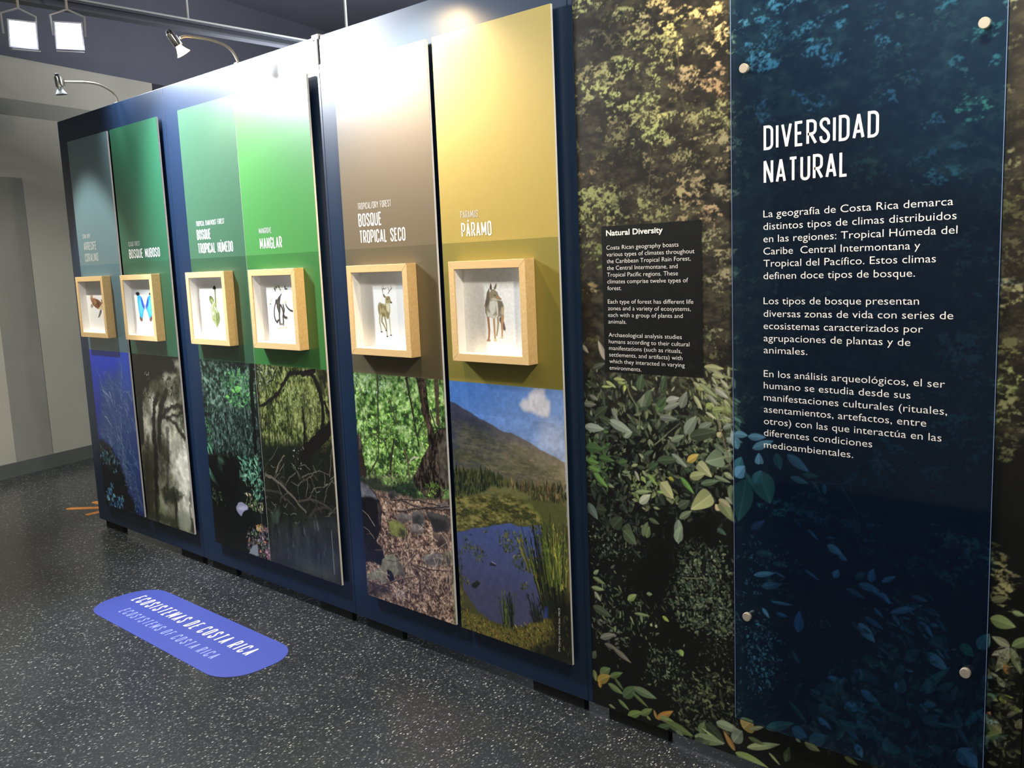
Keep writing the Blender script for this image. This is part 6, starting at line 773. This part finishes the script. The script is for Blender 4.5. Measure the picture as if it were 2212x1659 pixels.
# ---------------------------------------------------------------- gooseneck lamps on the top edge
def gooseneck(X, path, head_top, tip, lit, label):
    t = empty('gooseneck_lamp', (X, 0.02, TOP), label, 'lamp', 'gooseneck lamps on the partition top')
    bm = bmesh.new(); tube(bm, smooth_path([(X, y, z) for y, z in path], 6), .0055, 8); obj('arm', bm, M['steel'], t, True)
    a = Vector((X, *head_top)); b = Vector((X, *tip)); d = (b - a).normalized(); ln = (b - a).length; hb = ln * .60
    bm = bmesh.new(); lathe(bm, a, d, ((0, .006), (.002, .013), (.010, .0165), (hb, .0165), (hb + .001, .012)), 20); h = obj('head', bm, M['chrome'], t, True)
    bm = bmesh.new(); lathe(bm, a - d * .010, d, ((0, .004), (.003, .011), (.011, .0125)), 16); obj('end_cap', bm, M['black'], h, True)
    bm = bmesh.new(); u, v = frame_of(d)
    for s in (-1, 1): tube(bm, (a + d * .012 + Vector((0, .018, 0)) + u * s * .006, a + d * (hb - .006) + Vector((0, .018, 0)) + u * s * .006), .003, 6)
    obj('bracket', bm, M['chrome'], h, True)
    bm = bmesh.new(); lathe(bm, a + d * hb, d, ((0, .011), (ln * .12, .0135), (ln * .30, .022), (ln * .40, .0285), (ln * .405, .0285), (ln * .41, .001)), 24)
    bo = obj('bulb', bm, M['glow'] if lit else M['glassoff'], t, True); bo['label'] = 'lit warm bulb' if lit else 'unlit grey bulb'
    bm = bmesh.new(); box(bm, (X - .012, .004, TOP), (X + .012, .036, TOP + .006), bevel=.002); obj('clamp', bm, M['steel'], t)
    return t
gooseneck(-3.482, ((.02, 2.322), (.018, 2.338), (-.003, 2.375), (-.039, 2.398), (-.112, 2.410), (-.204, 2.4085), (-.236, 2.398)), (-.282, 2.413), (-.226, 2.338), True, 'chrome gooseneck lamp with its warm bulb lit, above the humid forest board')
gooseneck(-4.614, ((.02, 2.322), (.018, 2.338), (.009, 2.365), (-.017, 2.389), (-.068, 2.410), (-.124, 2.415), (-.191, 2.410), (-.238, 2.405)), (-.268, 2.432), (-.258, 2.344), False, 'chrome gooseneck lamp with its bulb off, above the cloud forest board')
lamp('gooseneck_beam', 'SPOT', (-3.482, -0.218, 2.332), 14, WARM, (-3.42, 0.0, 1.7), 0.025, spot=130, blend=0.8)
# ---------------------------------------------------------------- six display boards with photo, lettering and a framed drawing each
PT, PZ0, PZ1, BAND, PHZ = 0.025, 0.164, 2.1985, 1.528, 1.060
FZ0, FZ1, FD, FW = 1.1373, 1.4668, 0.0456, 0.3388
def onp(y): return lambda x, z: (x, y, z)
def board(x0, x1, key, top, band, label, words, photo):
    t = empty('display_board', ((x0 + x1) / 2, 0, PZ0), label, 'display board', 'ecosystem display boards')
    mt = mat(key + '_print', rgb(*top), 0.36, spec=0.5, coat=0.42, noise=0.02, nscale=60); mb = mat(key + '_band', rgb(*band), 0.36, spec=0.5, coat=0.42, noise=0.02, nscale=60)
    bm = bmesh.new()
    box(bm, (x0, -PT + .0006, PZ0), (x1, -PT + .009, PZ1)); obj('foam_board', bm, M['white'], t)
    for xx in (x0 + .07, x1 - .07): obj('spacer', B((xx - .02, -PT + .009, PZ0 + .08), (xx + .02, -.0002, PZ1 - .08)), M['black'], t)
    obj('colour_field', B((x0, -PT, BAND), (x1, -PT + .0006, PZ1)), mt, t)
    obj('colour_band', B((x0, -PT, PHZ), (x1, -PT + .0006, BAND)), mb, t)
    for text, x, z, cap, wd, ink in words: sign('lettering', text, x, z, cap, wd, onp(-PT - .0006), M[ink], t, 0.115 if ink == 'text' else 0.09)
    if photo:
        cv = CV(x1 - x0, PHZ - PZ0, photo[1], 11); photo[0](cv); cv.mesh('photo_print', x0, -PT, PZ0, M['print'], t, photo[2])
    return t
def picture(x0, label, draw, gain):
    x1 = x0 + FW; yb, yf, z0, z1, r = -PT - .0005, -PT - FD, FZ0, FZ1, 0.026
    t = empty('shadow_box_frame', ((x0 + x1) / 2, yb, z0), label, 'picture frame', 'framed drawings on the display boards')
    def rail(o, i):
        bm = bmesh.new(); vs = []
        for y in (yf, yb):
            for p in o + i: vs.append(bm.verts.new((p[0], y, p[1])))
        for q in ((0, 1, 2, 3), (7, 6, 5, 4), (0, 4, 5, 1), (1, 5, 6, 2), (2, 6, 7, 3), (3, 7, 4, 0)): bm.faces.new([vs[k] for k in q])
        bmesh.ops.recalc_face_normals(bm, faces=bm.faces[:]); bmesh.ops.bevel(bm, geom=bm.edges[:], offset=.0008, segments=1, affect='EDGES')
        obj('rail', bm, M['wood'], t)
    o = [(x0, z0), (x1, z0), (x1, z1), (x0, z1)]; i = [(x0 + r, z0 + r), (x1 - r, z0 + r), (x1 - r, z1 - r), (x0 + r, z1 - r)]
    for k in range(4): rail([o[k], o[(k + 1) % 4]], [i[(k + 1) % 4], i[k]])
    bm = bmesh.new(); q = .0015; a, b, c, d = x0 + r, x1 - r, z0 + r, z1 - r
    box(bm, (a, yf + .004, c), (a + q, yb, d)); box(bm, (b - q, yf + .004, c), (b, yb, d)); box(bm, (a, yf + .004, c), (b, yb, c + q)); box(bm, (a, yf + .004, d - q), (b, yb, d))
    obj('liner', bm, M['liner'], t)
    cv = CV(b - a, d - c, .0016, 5); cv.a[:] = C(243, 240, 234); draw(cv); cv.mesh('drawing', a, yb - .006, c, M['paper'], t, gain)
    return t
BD = {}
for key, x0, x1, top, band, label, words, pic, pl in (
    ('reef', -5.173, -4.687, (96, 124, 130), (78, 112, 124), 'grey-teal display board over a deep blue coral photo, farthest from the camera',
     (('CORAL REEF', -5.098, 1.674, .022, .095, 'text2'), ('ARRECIFE', -5.096, 1.610, .043, .153, 'text2'), ('CORALINO', -5.097, 1.548, .044, .166, 'text2')), -5.147,
     'small wooden box frame holding a sea turtle drawing'),
    ('cloud', -4.650, -4.152, (36, 90, 64), (36, 82, 58), 'teal-green display board over a misty brown tree photo',
     (('CLOUD FOREST', -4.560, 1.610, .023, .125, 'text2'), ('BOSQUE NUBOSO', -4.563, 1.549, .046, .325, 'text')), -4.598,
     'wooden box frame holding a blue butterfly drawing'),
    ('humid', -3.948, -3.474, (62, 100, 76), (46, 82, 58), 'dull green display board over a dark rainforest photo',
     (('TROPICAL RAIN/MOIST FOREST', -3.868, 1.673, .023, .245, 'text2'), ('BOSQUE', -3.868, 1.612, .046, .120, 'text'), ('TROPICAL HÚMEDO', -3.868, 1.550, .046, .298, 'text')), -3.926,
     'wooden box frame holding a drawing of a green leaf bud'),
    ('mangrove', -3.471, -2.949, (72, 138, 70), (56, 116, 56), 'bright green display board over a mangrove photo',
     (('MANGROVE', -3.355, 1.615, .023, .091, 'text2'), ('MANGLAR', -3.355, 1.551, .047, .161, 'text')), -3.395,
     'wooden box frame holding a dark mangrove root drawing'),
    ('dry', -2.780, -2.275, (114, 102, 80), (98, 90, 68), 'brown-grey display board over a sunny forest photo with rocks and litter',
     (('TROPICAL/DRY FOREST', -2.687, 1.670, .024, .189, 'text2'), ('BOSQUE', -2.687, 1.6075, .048, .131, 'text'), ('TROPICAL SECO', -2.686, 1.5465, .048, .255, 'text')), -2.722,
     'wooden box frame holding a deer drawing'),
    ('paramo', -2.246, -1.739, (176, 156, 80), (138, 128, 58), 'mustard yellow display board over a photo of a blue pond below a hill',
     (('PARAMUS', -2.150, 1.606, .024, .079, 'text2'), ('PÁRAMO', -2.149, 1.5445, .047, .136, 'text')), -2.175,
     'wooden box frame holding a coyote drawing, nearest the camera')):
    b = board(x0, x1, key, top, band, label, words, PHOTOS.get(key)); BD[key] = b
    picture(pic, pl, DRAW.get(key, lambda cv: None), 0.95)
# photographer's credit along the right edge of the pond photo
lines('credit_text', [('PN Chirripó. Andrés Salas. MBCR', 0.0, 0.0, .150)], .0075, lambda x, z: (-1.788 + .006 * x / .15 - z, -PT - .0006, .197 + x), M['text2'], BD['paramo'])
# ---------------------------------------------------------------- mural printing and lettering
if MURAL:
    cv = CV(1.2184, TOP - BOT - .002, MURAL[1], 21); MURAL[0](cv); cv.mesh('forest_print', WB + .0008, -.0006, BOT + .001, M['print'], mural, MURAL[2])
    cv = CV(1.2184, TOP - BOT - .002, .006, 22); MURAL[3](cv); cv.mesh('forest_print', WB + 1.2208, -.0006, BOT + .001, M['print'], mural2, MURAL[2])
obj('text_backing', B((-1.594, -.0016, 1.1235), (-1.2625, -.0010, 1.550)), M['overlay'], mural)['label'] = 'translucent black film behind the English text'
EN = ['Costa Rican geography boasts', 'various types of climates throughout', 'the Caribbean Tropical Rain Forest,', 'the Central Intermontane, and', 'Tropical Pacific regions. These', 'climates comprise twelve types of', 'forest.', '',
      'Each type of forest has different life', 'zones and a variety of ecosystems,', 'each with a group of plants and', 'animals.', '', 'Archaeological analysis studies', 'humans according to their cultural', 'manifestations (such as rituals,', 'settlements, and artifacts) with', 'which they interacted in varying', 'environments.']
EW = [.243, .2925, .2805, .239, .240, .2715, .050, 0, .2872, .2787, .253, .0648, 0, .249, .273, .2477, .2497, .257, .1128]
for a, b in ((0, 7), (8, 12), (13, 19)): lines('paragraph', [(EN[i], -1.577, 1.4823 - .01955 * i, EW[i]) for i in range(a, b)], .0128, onp(-.0022), M['text'], mural, -0.008)
lines('heading_text', [('Natural Diversity', -1.577, 1.5225, .1935)], .0165, onp(-.0022), M['text'], mural, 0.022)
# ---------------------------------------------------------------- blue acrylic sheet on stand-offs
t = empty('acrylic_panel', (-.842, -.03, .180), 'see-through blue acrylic sheet with Spanish text, bolted over the mural', 'sign panel')
bm = bmesh.new(); box(bm, (-1.156, -.031, .180), (-.528, -.026, 2.222), bevel=.0008); obj('sheet', bm, M['acrylic'], t)
for x in (-1.117, -.570):
    for z in (.4855, 1.9115):
        bm = bmesh.new(); lathe(bm, (x, -.001, z), (0, -1, 0), ((0, .007), (.0305, .007), (.0306, .0118), (.0385, .0118), (.0395, .0108), (.0396, .001)), 28); obj('standoff_bolt', bm, M['steel'], t, True)
yl = -.0316
for tx, z, wd in (('DIVERSIDAD', 1.708, .281), ('NATURAL', 1.626, .211)): sign('heading_text', tx, -1.067, z, .059, wd, onp(yl), M['text'], t, .112)
ES = [('La geografía de Costa Rica demarca', 1.5442, .445), ('distintos tipos de climas distribuidos', 1.5133, .4525), ('en las regiones: Tropical Húmeda del', 1.4825, .455), ('Caribe  Central Intermontana y', 1.4519, .378), ('Tropical del Pacífico. Estos climas', 1.4215, .412), ('definen doce tipos de bosque.', 1.3905, .368),
      ('Los tipos de bosque presentan', 1.3275, .378), ('diversas zonas de vida con series de', 1.2955, .451), ('ecosistemas caracterizados por', 1.2642, .388), ('agrupaciones de plantas y de', 1.2332, .361), ('animales.', 1.2025, .116),
      ('En los análisis arqueológicos, el ser', 1.1416, .4375), ('humano se estudia desde sus', 1.1112, .3635), ('manifestaciones culturales (rituales,', 1.0802, .4435), ('asentamientos, artefactos, entre', 1.0492, .3995), ('otros) con las que interactúa en las', 1.0183, .433), ('diferentes condiciones', .9875, .278), ('medioambientales.', .9562, .2325)]
for a, b in ((0, 6), (6, 11), (11, 18)): lines('paragraph', [(s, -1.0685, z, wd) for s, z, wd in ES[a:b]], .0186, onp(yl), M['text'], t, -0.006)
for x in (-1.1564, -.5285): obj('edge_glint', B((x - .0004, -.0314, .181), (x + .0009, -.0308, 2.221)), mat('acrylic_edge_glint', rgb(120, 142, 186), .3, noise=.02), t)  # pale strips paint in the glint along the sheet's sides
# ---------------------------------------------------------------- floor stickers
def round_rect(bm, x0, x1, y0, y1, r, z, h):
    pts = []
    for cx, cy, a in ((x1 - r, y1 - r, 0), (x0 + r, y1 - r, 90), (x0 + r, y0 + r, 180), (x1 - r, y0 + r, 270)):
        for k in range(9): an = math.radians(a + 90 * k / 8); pts.append((cx + r * math.cos(an), cy + r * math.sin(an)))
    lo = [bm.verts.new((x, y, z)) for x, y in pts]; hi = [bm.verts.new((x, y, z + h)) for x, y in pts]
    bm.faces.new(hi); bm.faces.new(lo[::-1])
    for i in range(len(pts)): j = (i + 1) % len(pts); bm.faces.new((lo[i], lo[j], hi[j], hi[i]))
t = empty('floor_sticker', (-3.45, -.463, 0), 'violet-blue rounded floor sticker with two lines of white lettering', 'floor sticker')
bm = bmesh.new(); round_rect(bm, -4.062, -2.852, -.628, -.300, .135, 0.0002, .0012); obj('vinyl', bm, M['sticker'], t)
flo = lambda x, z: (x, z, .0018)
sign('lettering', 'ECOSISTEMAS DE COSTA RICA', -3.965, -.456, .072, .958, flo, M['text'], t, .115, .5, True)
o = sign('lettering', 'ECOSYSTEMS OF COSTA RICA', -3.872, -.556, .053, .782, flo, None or mat('lilac_ink', rgb(150, 158, 226), .5, noise=.01), t, .115, .5, True)
t = empty('floor_arrow', (-5.75, .12, 0), 'orange arrow sticker on the dark floor, partly hidden by the far partition end', 'floor sticker')
bm = bmesh.new()
def cap_line(bm, a, b, wd):
    a = Vector(a); b = Vector(b); d = (b - a).normalized(); n = Vector((-d.y, d.x)); pts = []
    for c, s in ((b, 0), (a, PI)):
        for k in range(7): an = -PI / 2 + PI * k / 6 + s; pts.append(c + (d * math.cos(an) + n * math.sin(an)) * wd / 2)
    bm.faces.new([bm.verts.new((p.x, p.y, .0012)) for p in pts])
cap_line(bm, (-5.905, .052), (-5.655, .262), .050); cap_line(bm, (-5.655, .262), (-5.655, .07), .050); cap_line(bm, (-5.655, .262), (-5.925, .222), .050)
ex = bmesh.ops.extrude_face_region(bm, geom=bm.faces[:]); bmesh.ops.translate(bm, verts=[v for v in ex['geom'] if isinstance(v, bmesh.types.BMVert)], vec=(0, 0, -.001))
bmesh.ops.recalc_face_normals(bm, faces=bm.faces[:]); obj('vinyl', bm, M['orange'], t)
